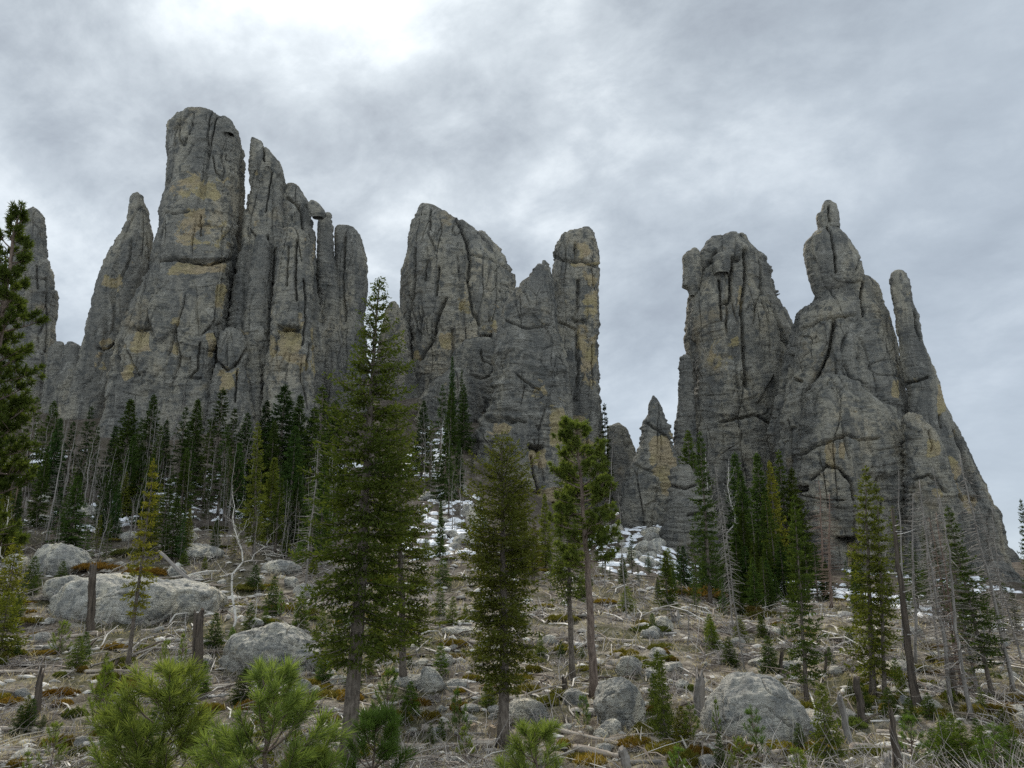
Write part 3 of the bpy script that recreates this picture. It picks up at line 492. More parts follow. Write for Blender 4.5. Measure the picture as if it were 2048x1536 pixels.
# ------------------------------------------------------------------ wood, needles
def wood_material(name, c0, c1, rough=0.9, zs=0.12, sc=9.0, b=0.5):
    m, nt, out = new_mat(name); P = NN(nt, 'ShaderNodeTexCoord').outputs['Object']
    n = noise(nt, mapping(nt, P, scale=(1, 1, zs)), sc, 5, 0.65, 0.3); n2_ = noise(nt, P, 2.2, 4, 0.6)
    c = ramp(nt, n, [(0.33, c0), (0.62, c1)])
    c = mixc(nt, ramp(nt, n2_, [(0.55, 0.0), (0.7, 0.5)]), c, tuple(0.5*(x+0.12) for x in c1))
    princ(nt, out, c, rough, bump(nt, n, b, 0.03), 0.1); return m
M_BARK = wood_material('spruce_bark', (0.055, 0.045, 0.037), (0.17, 0.145, 0.12), zs=0.35, sc=16)
M_PINEBARK = wood_material('pine_bark', (0.075, 0.055, 0.045), (0.20, 0.155, 0.125), zs=0.35, sc=12)
M_GREY = wood_material('weathered_wood', (0.12, 0.108, 0.097), (0.28, 0.26, 0.236))
M_SILVER = wood_material('silver_dead_wood', (0.30, 0.28, 0.255), (0.58, 0.55, 0.51))
M_BROWN = wood_material('brown_dead_wood', (0.10, 0.07, 0.055), (0.23, 0.165, 0.13))
M_DARK = wood_material('charred_wood', (0.022, 0.019, 0.017), (0.12, 0.098, 0.078), zs=0.06, sc=14)
M_LOG = wood_material('fallen_log_wood', (0.15, 0.115, 0.09), (0.44, 0.385, 0.32), zs=0.08, sc=12)
M_CUT = wood_material('cut_wood', (0.10, 0.08, 0.06), (0.30, 0.24, 0.17), zs=1, sc=10)
def birch_material():
    m, nt, out = new_mat('birch_bark'); P = NN(nt, 'ShaderNodeTexCoord').outputs['Object']
    n = noise(nt, mapping(nt, P, scale=(1, 1, 2.5)), 3.5, 4, 0.6)
    c = ramp(nt, n, [(0.36, (0.10, 0.09, 0.08)), (0.46, (0.50, 0.47, 0.42)), (0.7, (0.66, 0.63, 0.58))])
    princ(nt, out, c, 0.8, None, 0.1); return m
M_BIRCH = birch_material()
def leaf_material(name, lo, hi, trans=0.35):
    m, nt, out = new_mat(name); v = attr(nt, 'v')
    c = ramp(nt, v, [(0.0, lo), (1.0, hi)])
    oi = NN(nt, 'ShaderNodeObjectInfo'); c = mixc(nt, 1.0, c, oi.outputs['Color'], 'MULTIPLY')
    d = NN(nt, 'ShaderNodeBsdfDiffuse'); t = NN(nt, 'ShaderNodeBsdfTranslucent'); nt.links.new(c, d.inputs[0])
    nt.links.new(mixc(nt, 1.0, c, (1.5, 1.5, 0.8), 'MULTIPLY'), t.inputs[0])
    mx = NN(nt, 'ShaderNodeMixShader'); mx.inputs[0].default_value = trans
    nt.links.new(d.outputs[0], mx.inputs[1]); nt.links.new(t.outputs[0], mx.inputs[2])
    nt.links.new(mx.outputs[0], out.inputs[0]); return m
M_SPRUCE = leaf_material('spruce_needles', (0.055, 0.072, 0.026), (0.155, 0.17, 0.05))
M_PINE = leaf_material('pine_needles', (0.075, 0.10, 0.03), (0.21, 0.24, 0.075), 0.4)
M_JUN = leaf_material('juniper_sprays', (0.085, 0.08, 0.03), (0.23, 0.20, 0.08), 0.3)
M_STRAW = leaf_material('dry_grass', (0.22, 0.18, 0.122), (0.54, 0.475, 0.365), 0.3)
def nz(a): return a/(np.linalg.norm(a, axis=-1, keepdims=True)+1e-9)
def leaf_mesh(C, Dr, L_, Wd, v, rng, bend=0.0):
    C = np.asarray(C); Dr = nz(np.asarray(Dr)); n = len(C)
    side = nz(np.cross(Dr, rng.normal(size=(n, 3))))*(Wd/2)[:, None]
    mid = C+Dr*(L_*0.45)[:, None]; tip = C+Dr*L_[:, None]
    V = np.stack([C, mid+side, tip, mid-side], 1).reshape(-1, 3)
    return V, np.arange(4*n).reshape(n, 4), np.repeat(v, 4)
def leaf_obj_mesh(name, parts, rng):
    C, Dr, L_, Wd, v = [np.concatenate(x) for x in zip(*parts)]
    V, F, A = leaf_mesh(C, Dr, L_, Wd, v, rng); return mk_mesh(name, V, F, {'v': np.clip(A, 0, 1)}, False)
def wob(n, rng, s): return np.cumsum(rng.normal(0, s, (n, 2)), 0)
def spruce(seed, H, R, nb, h0=0.08, tw=0.12, leaf=0.12, lw=0.04, power=0.8, r0=None, wood=True, droop=0.35, thin=1.0, sides=8, prof=None, gaps=0.0, bare=8, nl=0.075, vmin=0.6, whorl=5.0, inner=0.12):
    """trunk mesh, crown mesh; whorled drooping branches carrying side twigs of needle sprays"""
    rng = np.random.default_rng(seed); r0 = r0 or H*0.018
    tz = np.linspace(0, H*0.985, 14); wbl = wob(14, rng, H*0.0016)
    TP = np.column_stack([wbl, tz]); TR = r0*(1-tz/H*0.97)**0.9; TR[0] *= 1.35
    tb = MB(); tb.tube(TP, TR, sides)
    parts = []; k = 0
    us = (np.arange(nb)+rng.random(nb))/nb
    us = (np.round(us*nb/whorl)+rng.normal(0, 0.16, nb))/(nb/whorl)
    for u in np.clip(us, 0.0, 0.995):
        pf = np.interp(u, *zip(*prof)) if prof else (1-u)**power*min(1.0, 0.62+u*2.4)
        Lb = R*pf*rng.uniform(vmin, 1.15)+0.03*R
        if rng.random() < gaps*(1-u): continue
        az = k*2.39996+rng.normal(0, 0.5); k += 1
        z0 = H*(h0+(0.985-h0)*u); c0 = np.array([np.interp(z0, tz, TP[:, 0]), np.interp(z0, tz, TP[:, 1]), z0])
        up = -0.14+0.62*u**2+rng.normal(0, 0.10)
        ns = max(5, int(Lb/0.1)); s = np.linspace(0, 1, ns)
        rad = np.array([cos(az), sin(az), 0]); lat = np.array([-sin(az), cos(az), 0])
        curve = c0+Lb*(s[:, None]*rad+(up*s-droop*s**2*(1-u)+0.26*s**4)[:, None]*np.array([0, 0, 1.0])+0.10*rng.normal()*(s**2)[:, None]*lat)
        if wood and Lb > 0.25: tb.tube(curve[::max(1, ns//5)], np.linspace(0.012+0.010*Lb, 0.004, len(curve[::max(1, ns//5)])), 3, cap=False)
        nt_ = max(4, int(Lb/tw*thin)); st = np.sort(rng.uniform(inner, 1.0, nt_*2)); sd = np.where(np.arange(nt_*2) % 2, 1, -1)
        T0 = np.stack([np.interp(st, s, curve[:, i]) for i in range(3)], -1)
        tang = nz(np.stack([np.interp(st, s, np.gradient(curve[:, i])) for i in range(3)], -1))
        lt = np.minimum(0.42*Lb*(1.08-st)+0.09+0.05*rng.random(len(st)), 0.75)*rng.uniform(0.6, 1.1, len(st))
        td = nz(tang*rng.uniform(0.5, 1.0, (len(st), 1))+lat*sd[:, None]*rng.uniform(0.5, 1.1, (len(st), 1))+np.array([0, 0, 1.0])*rng.normal(-0.12, 0.22, (len(st), 1)))
        bv = rng.normal(0.45, 0.14)
        for tp, dr, l1 in zip(T0, td, lt):
            m = max(2, int(l1/nl)); ss = (np.arange(m)+rng.random(m))/m*l1
            cc = tp+ss[:, None]*dr; cc[:, 2] += -0.14*ss**1.5+0.22*np.maximum(ss-0.3, 0)**1.5
            dd = nz(dr+rng.normal(0, 0.55, (m, 3)))
            fz = 1-.5*u**4; parts.append((cc, dd, fz*leaf*rng.uniform(0.6, 1.15, m), fz*lw*rng.uniform(0.7, 1.2, m), bv+0.22*(ss/l1)+rng.normal(0, 0.13, m)))
        m = max(3, int(Lb/0.05)); ss = rng.uniform(max(inner, 0.15), 1.02, m)
        cc = np.stack([np.interp(ss, s, curve[:, i]) for i in range(3)], -1)
        parts.append((cc, nz(rad+rng.normal(0, 0.6, (m, 3))), leaf*rng.uniform(0.6, 1.1, m), lw*np.ones(m), bv+rng.normal(0.05, 0.15, m)))
    m = 40; ss = rng.uniform(0.93, 1.0, m); cc = np.stack([np.interp(ss*H, tz, TP[:, 0]), np.interp(ss*H, tz, TP[:, 1]), ss*H], -1)
    parts.append((cc, nz(np.array([0, 0, 0.8])+rng.normal(0, 0.38, (m, 3))), leaf*np.ones(m)*0.6, lw*np.ones(m)*.6, np.full(m, 0.5)))
    for i in range(bare):                                    # dead stubs below the crown
        z0 = H*h0*rng.uniform(0.3, 1.0); az = rng.uniform(0, 2*pi); l1 = R*rng.uniform(0.15, 0.5); s = np.linspace(0, 1, 4)
        tb.tube(np.column_stack([l1*s*cos(az), l1*s*sin(az), z0-0.25*l1*s]), np.linspace(0.014, 0.004, 4), 3, cap=False)
    return tb.mesh('trunk'), leaf_obj_mesh('crown', parts, rng)
def tuft(c, axis, n, ln, w, rng, v, spread=0.9, sh=0.12):
    ax = nz(np.asarray(axis, float)); t = rng.random(n)
    d = nz(ax*rng.uniform(0.15, 1.0, (n, 1))+rng.normal(0, spread*0.6, (n, 3)))
    return (np.asarray(c)+ax*((t-0.6)*sh)[:, None], d, ln*rng.uniform(0.7, 1.1, n), np.full(n, w), v+rng.normal(0, 0.13, n))
def pine(seed, H, R, h0, nlimb, r0, ntuft=7, needles=34, ln=0.17, w=0.022, pw=0.55):
    rng = np.random.default_rng(seed); tz = np.linspace(0, H, 16); wbl = wob(16, rng, H*0.004)
    TP = np.column_stack([wbl, tz]); TR = r0*(1-tz/H*0.93)**0.8; TR[0] *= 1.25; tb = MB(); tb.tube(TP, TR, 9); parts = []
    for i in range(nlimb):
        u = (i+rng.random())/nlimb; z0 = H*(h0+(0.99-h0)*u); az = i*2.39996+rng.normal(0, 0.6)
        Lb = R*((1-u)**pw*min(1, 0.75+u))*rng.uniform(0.5, 1.15)+(0.15 if pw < .8 else .05)
        s = np.linspace(0, 1, 6); rad = np.array([cos(az), sin(az), 0]); lat = np.array([-sin(az), cos(az), 0])
        up = 0.05+0.75*u+rng.normal(0, 0.15); c0 = np.array([np.interp(z0, tz, TP[:, 0]), np.interp(z0, tz, TP[:, 1]), z0])
        cv_ = c0+Lb*(s[:, None]*rad+(up*s+0.35*s**2-0.25*s)[:, None]*np.array([0, 0, 1.])+0.2*rng.normal()*(s**2)[:, None]*lat)
        tb.tube(cv_, np.linspace(0.018+0.017*Lb, 0.008, 6), 5, cap=False)
        nt_ = max(3, int(ntuft*Lb/R*1.3)+2); bv = rng.normal(0.45, 0.12)
        for j in range(nt_):
            sj = 1.0 if j == 0 else rng.uniform(0.35, 1.0)
            b0 = np.array([np.interp(sj, s, cv_[:, q]) for q in range(3)])
            off = lat*rng.normal(0, 0.22)*Lb**0.5+rad*rng.uniform(0, 0.12)+np.array([0, 0, rng.uniform(0.0, 0.30)])*Lb**0.5
            if j == 0: off = off*0.2
            tb.tube(np.stack([b0, b0+off*0.6, b0+off]), [0.011, 0.008, 0.006], 3, cap=False)
            parts.append(tuft(b0+off, nz(off+rad*0.3+np.array([0, 0, 0.35])), needles, ln, w, rng, bv+rng.normal(0, 0.1)))
    parts.append(tuft(TP[-1], (0, 0, 1), needles, ln, w, rng, 0.5))
    return tb.mesh('trunk'), leaf_obj_mesh('crown', parts, rng)
def young_pine(seed, H, R, nwh, needles, ln=0.15, w=0.010, dens=1.0):
    """sapling pine: every shoot a bottle brush of long needles"""
    rng = np.random.default_rng(seed); tb = MB(); parts = []
    tz = np.linspace(0, H, 10); TP = np.column_stack([wob(10, rng, 0.012*H), tz]); tb.tube(TP, np.linspace(0.022*H**0.7, 0.006, 10), 6)
    def brush(P, n, v, s0=0.25):
        P = np.asarray(P); s = np.linspace(0, 1, len(P)); t = s0+(1-s0)*rng.random(n)**0.75
        c = np.stack([np.interp(t, s, P[:, q]) for q in range(3)], -1)
        ax = nz(np.stack([np.interp(t, s, np.gradient(P[:, q])) for q in range(3)], -1))
        d = nz(ax*rng.uniform(0.45, 1.1, (n, 1))+nz(rng.normal(size=(n, 3)))*0.62+np.array([0, 0, 0.06]))
        parts.append((c, d, ln*rng.uniform(0.7, 1.1, n), np.full(n, w), v+0.3*(t-0.5)+rng.normal(0, 0.13, n)))
    brush(TP[5:], int(needles*1.6), 0.5, 0.1)
    for i in range(nwh):
        u = (i+0.4)/nwh; z0 = H*(0.06+0.86*u)
        for j in range(int(rng.integers(3, 6))):
            az = 2*pi*j/5+i*0.7+rng.normal(0, 0.25); Lb = R*((1-u)**0.7*0.95+0.12)*rng.uniform(0.75, 1.15)
            s = np.linspace(0, 1, 6); rad = np.array([cos(az), sin(az), 0])
            P = np.array([np.interp(z0, tz, TP[:, 0]), np.interp(z0, tz, TP[:, 1]), z0])+Lb*(s[:, None]*rad*(1-0.22*s[:, None])+((0.28+0.4*u)*s+0.42*s**2)[:, None]*np.array([0, 0, 1.]))
            tb.tube(P, np.linspace(0.012, 0.005, 6)*H**0.4, 4, cap=False); v = rng.normal(0.45, 0.12)
            brush(P, int(needles*dens*(0.5+Lb/R)), v, 0.38)
            for q in range(int(rng.integers(0, 3))):
                sj = rng.uniform(0.35, 0.8); b0 = np.array([np.interp(sj, s, P[:, z]) for z in range(3)]); l2 = Lb*rng.uniform(0.25, 0.45)
                dv = nz(rad*0.7+np.array([-rad[1], rad[0], 0])*rng.choice([-1, 1])*0.8+np.array([0, 0, 0.7])); Q = b0+np.linspace(0, l2, 4)[:, None]*dv
                tb.tube(Q, [0.006, 0.005, 0.004, 0.003], 3, cap=False); brush(Q, int(needles*0.45*dens), v+rng.normal(0, 0.08), 0.1)
    return tb.mesh('stem'), leaf_obj_mesh('crown', parts, rng)
def dead_conifer(seed, H, r0, nb, bl, droop=0.5, top=0.15, h0=0.12, twig=True):
    rng = np.random.default_rng(seed); tz = np.linspace(0, H, 16); wbl = wob(16, rng, H*0.0022)
    TP = np.column_stack([wbl, tz]); TR = r0*(1-(1-top)*tz/H)**0.9; TR[0] *= 1.3; tb = MB(); tb.tube(TP, TR, 8); bb = MB()
    for i in range(nb):
        u = h0+(1-h0)*(i+rng.random())/nb; z0 = H*u*0.99; az = rng.uniform(0, 2*pi); l1 = bl*(1.08-u)**0.6*rng.uniform(0.2, 1.1)
        s = np.linspace(0, 1, 6); rad = np.array([cos(az), sin(az), 0]); lat = np.array([-rad[1], rad[0], 0])
        c0 = np.array([np.interp(z0, tz, TP[:, 0]), np.interp(z0, tz, TP[:, 1]), z0])
        P = c0+l1*(s[:, None]*rad+(rng.normal(0.02, 0.12)*s-droop*s**2*rng.uniform(0.4, 1.2)+0.22*s**4)[:, None]*np.array([0, 0, 1.])+rng.normal(0, 0.15)*(s**2)[:, None]*lat)
        bb.tube(P, np.linspace(0.012+0.014*l1, 0.006, 6), 3, cap=False)
        if twig:
            for q in range(int(l1/0.22)):
                sj = rng.uniform(0.25, 1); b0 = np.array([np.interp(sj, s, P[:, z]) for z in range(3)]); l2 = rng.uniform(0.1, 0.38)
                dv = nz(rad*0.5+lat*rng.choice([-1, 1])+np.array([0, 0, rng.normal(-0.25, 0.3)])); bb.tube(np.stack([b0, b0+dv*l2*0.5+[0, 0, .01], b0+dv*l2]), [0.009, 0.008, 0.005], 3, cap=False)
    return tb.mesh('trunk'), bb.mesh('crown')
def bare_tree(seed, H, r0, nb, crook=0.01, spread=0.55, h0=0.35, sub=3):
    rng = np.random.default_rng(seed); tz = np.linspace(0, H, 14); wbl = wob(14, rng, H*crook)
    TP = np.column_stack([wbl, tz]); tb = MB(); tb.tube(TP, r0*(1-0.9*tz/H), 7); bb = MB()
    def br(c0, d, l1, r, lev):
        s = np.linspace(0, 1, 6); jit = np.cumsum(rng.normal(0, 0.07*l1, (6, 3)), 0); jit[0] = 0
        P = c0+l1*s[:, None]*d+jit+np.array([0, 0, 0.18*l1])*(s**2)[:, None]; bb.tube(P, np.linspace(r, r*0.35, 6), 3 if lev else 4, cap=False)
        if lev < 2:
            for q in range(sub if lev == 0 else 2):
                sj = rng.uniform(0.3, 0.95); b0 = np.array([np.interp(sj, s, P[:, z]) for z in range(3)])
                br(b0, nz(d+rng.normal(0, 0.55, 3)+np.array([0, 0, 0.15])), l1*rng.uniform(0.3, 0.55), r*0.5, lev+1)
    for i in range(nb):
        u = h0+(0.98-h0)*(i+rng.random())/nb; z0 = H*u; az = i*2.4+rng.normal(0, 0.5); c0 = np.array([np.interp(z0, tz, TP[:, 0]), np.interp(z0, tz, TP[:, 1]), z0])
        br(c0, nz(np.array([cos(az)*spread, sin(az)*spread, 0.75])), H*0.26*(1.15-u)*rng.uniform(0.6, 1.2), r0*0.42*(1.1-u), 0)
    return tb.mesh('trunk'), bb.mesh('crown')
def snag(seed, H, r0, taper=0.7, k=12, stubs=0, jag=0.5):
    """broken dead trunk: splintered top, split bark"""
    rng = np.random.default_rng(seed); nr = 18; z = np.linspace(0, H, nr); a = np.arange(k)*2*pi/k
    rad = r0*(1-(1-taper)*z/H); rad[0] *= 1.35; rad[1] *= 1.1; flut = 1+0.16*rng.normal(size=k); jg = jag*r0*rng.uniform(-3.5, 1.2, k)
    w = wob(nr, rng, 0.004*H+0.004); V = np.zeros((nr, k, 3))
    for i in range(nr):
        rr = rad[i]*flut*(1+0.05*rng.normal(size=k)); V[i, :, 0] = w[i, 0]+rr*np.cos(a); V[i, :, 1] = w[i, 1]+rr*np.sin(a); V[i, :, 2] = z[i]+jg*max(0, (i/(nr-1)-0.6)/0.4)
    c = V[-1].mean(0)-[0, 0, r0*1.4]; VV = np.vstack([V.reshape(-1, 3), c]); F = grid_faces(nr, k); b = np.arange(k); b2 = (b+1) % k
    F = np.vstack([F, np.stack([(nr-1)*k+b, (nr-1)*k+b2, np.full(k, nr*k), np.full(k, nr*k)], -1)])
    mb = MB(); mb.add(VV, F); st = []
    for i in range(stubs):
        z0 = H*rng.uniform(0.3, 0.97); az = rng.choice([0, pi])+rng.normal(0, 0.7); l1 = rng.uniform(0.25, 1.0)*min(1.2, H*0.12); s = np.linspace(0, 1, 5)
        P = np.column_stack([l1*s*cos(az), l1*s*sin(az), z0+l1*rng.normal(0.05, 0.2)*s+0.15*l1*s**3]); tb = MB(); tb.tube(P+np.array([*w[int(z0/H*(nr-1))], 0]), np.linspace(0.035, 0.010, 5), 4); st.append(('branch', tb.mesh('branch'), M_SILVER))
    return mb.mesh('trunk'), st
def log_mesh(seed, Ln, r, stubs=0, taper=0.75, k=10):
    rng = np.random.default_rng(seed); n = 12; x = np.linspace(-Ln/2, Ln/2, n); w = wob(n, rng, 0.006*Ln); w -= np.linspace(w[0], w[-1], n)
    P = np.column_stack([w[:, 0], w[:, 1]*0.5, x]); R = r*np.linspace(1, taper, n)*(1+0.05*rng.normal(size=n)); tb = MB(); tb.tube(P, R, k)
    for i in range(stubs):
        xi = rng.uniform(-0.45, 0.45)*Ln; a = rng.uniform(0.1, pi-0.1); l1 = rng.uniform(0.1, 0.5)*min(1, Ln*0.25); d = np.array([cos(a), sin(a), rng.normal(0, 0.5)])
        s = np.linspace(0, 1, 4); tb.tube(np.array([0, 0, xi])+l1*s[:, None]*d+rng.normal(0, 0.03, (4, 3))*s[:, None], np.linspace(0.016, 0.006, 4), 3, cap=False)
    return tb.mesh('log')
def boulder_mesh(seed, sx, sy, sz, n=60, p=5, blocky=0.5, rough=1.0):
    rng = np.random.default_rng(seed); th = np.linspace(0, pi, n); ph = np.linspace(0, 2*pi, 2*n, endpoint=False)
    Dr = np.stack([np.sin(th)[:, None]*np.cos(ph), np.sin(th)[:, None]*np.sin(ph), np.cos(th)[:, None]*np.ones(2*n)], -1).reshape(-1, 3)
    pl = nz(rng.normal(size=(13, 3))); hts = rng.uniform(0.78, 1.08, 13)
    r = 1/np.maximum((np.maximum(Dr@pl.T/hts, 0)**p).sum(1), 1e-3)**(1/p); r = blocky*np.clip(r, 0.6, 1.25)+(1-blocky)
    P = Dr*r[:, None]*np.array([sx, sy, sz]); q = P+seed*7.1; m = (sx*sy*sz)**(1/3); w = np.stack([perlin(q/m*1.3, 1), perlin(q/m*1.3, 2), perlin(q/m*1.3, 3)], -1)*0.3*m
    d = rough*(0.10*m*fbm(q/(0.7*m), seed, 3)+0.035*m*fbm((q+w)/(0.17*m), seed+3, 3, 0.6)-0.06*m*np.exp(-(perlin((q+w)/(0.9*m), seed+5)/0.03)**2))
    P = P+Dr*d[:, None]; F = grid_faces(n, 2*n); mb = MB(); mb.add(P, F); return mb.mesh('boulder')
def juniper(seed, R, H, n):
    rng = np.random.default_rng(seed); rr = R*np.sqrt(rng.random(n)); az = rng.uniform(0, 2*pi, n); lump = 0.6+0.5*perlin(np.stack([rr*np.cos(az)/0.35, rr*np.sin(az)/0.35, 0*rr+seed], -1))
    z = H*np.clip(lump, 0.15, 1.3)*np.sqrt(np.clip(1-(rr/R)**2, 0, 1))*rng.uniform(0.35, 1.0, n)
    C = np.column_stack([rr*np.cos(az), rr*np.sin(az), z]); parts = []; v0 = 0.45+0.3*perlin(C/0.25, seed)
    for k in range(5):
        d = nz(np.column_stack([np.cos(az)*0.6, np.sin(az)*0.6, np.full(n, 0.8)])+rng.normal(0, 0.5, (n, 3)))
        parts.append((C+d*rng.uniform(-0.02, 0.06, (n, 1)), d, rng.uniform(0.06, 0.13, n), np.full(n, 0.032), v0+rng.normal(0, 0.14, n)))
    return leaf_obj_mesh('foliage', parts, rng)
# ------------------------------------------------------------------ placing things
from mathutils import Vector, Quaternion, Matrix
RNG = np.random.default_rng(77)
THINGS = []                                  # (object, category, look words, image x, image y, size)
def inst(name, parts, loc, scale=(1, 1, 1), dirv=None, spin=0.0, color=None):
    q = Quaternion((0, 0, 1), spin)
    if dirv is not None: q = Vector((0, 0, 1)).rotation_difference(Vector(dirv)) @ q
    def setup(o): o.rotation_mode = 'QUATERNION'; o.rotation_quaternion = q; o.scale = scale; o.location = loc
    if len(parts) == 1:
        r = link(name, parts[0][1], parts[0][2]); setup(r); r.color = (*(color or (1, 1, 1)), 1); return r
    r = empty(name, loc); setup(r)
    for pn, me, mat in parts:
        if me is None: continue
        c = link(pn, me, mat, r); c.color = (*(color or (1, 1, 1)), 1)
    return r
def reg(o, cat, look, noun, group, px, py, size, label=None):
    o['category'] = cat
    if group: o['group'] = group
    if label: o['label'] = label
    THINGS.append(dict(o=o, look=look, noun=noun, x=px, y=py, s=size, lab=label)); return o
def tree(name, parts, Hm, cat, look, noun, group, base=None, top=None, depth=None, wide=1.0, color=None, spin=None, label=None, sink=0.06):
    """parts modelled Hm tall; base/top are photograph pixels; without a base the tree stands at `depth` under its top"""
    if base is not None:
        b = on_ground(*base) if depth is None else at_depth(base[0], depth)
        if top is None: raise ValueError
        t = pt(top[0], top[1], b[1]); d = t-b
    else:
        t = pt(top[0], top[1], depth); zg = gz(t[0], depth); b = np.array([t[0], depth, zg]); d = t-b
    H = float(np.linalg.norm(d)); s = H/Hm; q = proj([b+[0, 0, 0]])
    o = inst(name, parts, b-np.array([0, 0, sink]), (s*wide, s*wide, s), d/H, RNG.uniform(0, 6.28) if spin is None else spin, color)
    return reg(o, cat, look, noun, group, float(q[0][0]), float(q[1][0]), H, label)
def P2(tm, a, ma, b, mb): return [(a, tm[0], ma), (b, tm[1], mb)]
# ------------------------------------------------------------------ the big trees of the middle ground
sp = P2(spruce(101, 10.2, 1.22, 360, h0=0.20, tw=0.08, leaf=0.12, lw=0.042, vmin=.35, whorl=11.0, inner=.12, r0=0.165, prof=[(0, .62), (.06, .95), (.25, 1.0), (.5, .9), (.67, .74), (.8, .46), (.9, .24), (.96, .12), (1, .03)], gaps=.18, nl=.065, bare=12, sides=12), 'trunk', M_BARK, 'crown', M_SPRUCE)
tree('spruce_tree', sp, 10.2, 'spruce', 'tall', 'spruce', 'spruces on the slope', (698, 1535), (756, 543), color=(.52, .60, .44), label='tallest foreground spruce, a full dark cone hiding the gap beside the half dome')
sp = P2(spruce(102, 9.0, 1.3, 290, vmin=.45, whorl=7.0, inner=.12, h0=0.16, tw=0.10, leaf=0.14, lw=0.046, r0=0.12, prof=[(0, .7), (.2, 1.0), (.5, .8), (.8, .45), (1, .05)], gaps=.15), 'trunk', M_BARK, 'crown', M_SPRUCE)
tree('spruce_tree', sp, 9.0, 'spruce', 'olive', 'spruce', 'spruces on the slope', (808, 1372), (792, 800), color=(.66, .70, .48), label='olive spruce half hidden behind the right side of the tallest foreground spruce')
sp = P2(spruce(103, 8.0, 1.08, 340, vmin=.45, whorl=7.0, inner=.12, h0=0.17, tw=0.085, leaf=0.125, lw=0.042, nl=.065, r0=0.15, prof=[(0, .5), (.12, .8), (.45, .95), (.68, 1.0), (.84, .78), (.94, .42), (1, .12)], gaps=.16, bare=14, sides=12), 'trunk', M_BARK, 'crown', M_SPRUCE)
tree('spruce_tree', sp, 8.0, 'spruce', 'blunt', 'spruce', 'spruces on the slope', (1004, 1492), (1003, 862), color=(.68, .67, .48), label='blunt topped bushy spruce standing in front of the tapering front spire')
pn = P2(pine(104, 9.4, 1.3, 0.46, 46, 0.155, ntuft=14, needles=62, ln=.18, w=.026), 'trunk', M_PINEBARK, 'crown', M_PINE)
tree('pine_tree', pn, 9.4, 'pine', 'bare trunked', 'pine', None, (1190, 1398), (1168, 838), color=(.75, .8, .65), label='bushy headed pine on a long bare trunk beside the blocky upright boulder')
sp = P2(spruce(105, 10, 1.0, 220, h0=0.30, tw=0.11, leaf=0.15, lw=0.05, r0=0.12, gaps=.2, bare=16), 'trunk', M_BARK, 'crown', M_SPRUCE)
tree('spruce_tree', sp, 10, 'spruce', 'thin', 'spruce', 'spruces on the slope', (1146, 1362), (1135, 835), color=(.7, .78, .6), label='thin spruce with a bare lower trunk just left of the bare trunked pine')
pl = P2(pine(106, 11, 1.15, 0.30, 88, 0.15, pw=.85, ntuft=12, needles=52, ln=.15, w=.024), 'trunk', M_PINEBARK, 'crown', M_PINE)
tree('pine_tree', pl, 11, 'pine', 'ragged', 'pine', None, None, (37, 403), depth=19.5, color=(.42, .47, .38), label='ragged dark pine rising at the left edge before the far left spire')
# ------------------------------------------------------------------ spruce prototypes for the rest
PS = [P2(spruce(200+i, 10, [1.75, 1.5, 1.95, 1.3][i], [190, 190, 180, 200][i], h0=.06, tw=.15, leaf=.24, lw=.10, r0=.13, wood=False, gaps=.12, nl=.11, thin=.9, bare=0, power=.95, vmin=.5), 'trunk', M_BARK, 'crown', M_SPRUCE) for i in range(4)]
PS += [P2(spruce(210+i, 10, [1.5, 1.2, 1.8][i], [105, 120, 95][i], h0=[.12, .2, .05][i], tw=.15, leaf=.22, lw=.085, r0=.12, gaps=.3, nl=.10, vmin=.3, whorl=6, bare=4, power=1.0), 'trunk', M_BARK, 'crown', M_SPRUCE) for i in range(3)]
PSM = [P2(spruce(220+i, 10, [1.25, 1.45, 1.05][i], [200, 210, 125][i], vmin=.35, whorl=8, h0=[.10, .16, .26][i], tw=.12, leaf=.18, lw=.065, r0=.12, gaps=.18, nl=.09, bare=8), 'trunk', M_BARK, 'crown', M_SPRUCE) for i in range(3)]
PSS = [P2(spruce(240+i, 2.0, [.62, .52, .7][i], [105, 95, 120][i], h0=.03, tw=.06, leaf=.095, lw=.036, r0=.028, gaps=.1, nl=.05, bare=0, power=.9), 'trunk', M_BARK, 'crown', M_SPRUCE) for i in range(3)]
PYP = [P2(young_pine(260+i, 1.8, [.62, .75, .5][i], [5, 6, 5][i], [70, 76, 60][i]), 'stem', M_PINEBARK, 'crown', M_PINE) for i in range(3)]
DC = [P2(dead_conifer(280+i, 12, [.085, .075, .08, .07][i], [110, 150, 80, 160][i], [1.3, 1.6, 1.0, 1.4][i], droop=[.5, .6, .3, .7][i]), 'trunk', M_GREY, 'crown', M_GREY) for i in range(4)]
DCB = [P2(dead_conifer(290, 12, .10, 150, 1.5, droop=.5), 'trunk', M_BROWN, 'crown', M_BROWN)]
BT = [P2(bare_tree(300+i, 8, .065, [12, 10, 14][i], crook=[.008, .016, .006][i]), 'trunk', M_BIRCH, 'crown', M_BIRCH) for i in range(3)]
SA = [P2(bare_tree(310+i, 5, .032, [11, 9, 13, 8][i], crook=.006, spread=.5, h0=.3), 'trunk', M_GREY, 'crown', M_BROWN if i % 2 else M_GREY) for i in range(4)]
pick = lambda L_: L_[int(RNG.integers(len(L_)))]
DK = (.36, .50, .46); DK2 = (.46, .60, .46); OL = (.9, .92, .62); YE = (1.25, 1.1, .62)
def jit(c, a=.17): f = 1+RNG.normal(0, a); g = RNG.normal(0, a*.5); return (max(.05, c[0]*f*(1+g)), max(.05, c[1]*f), max(.05, c[2]*f*(1-g)))
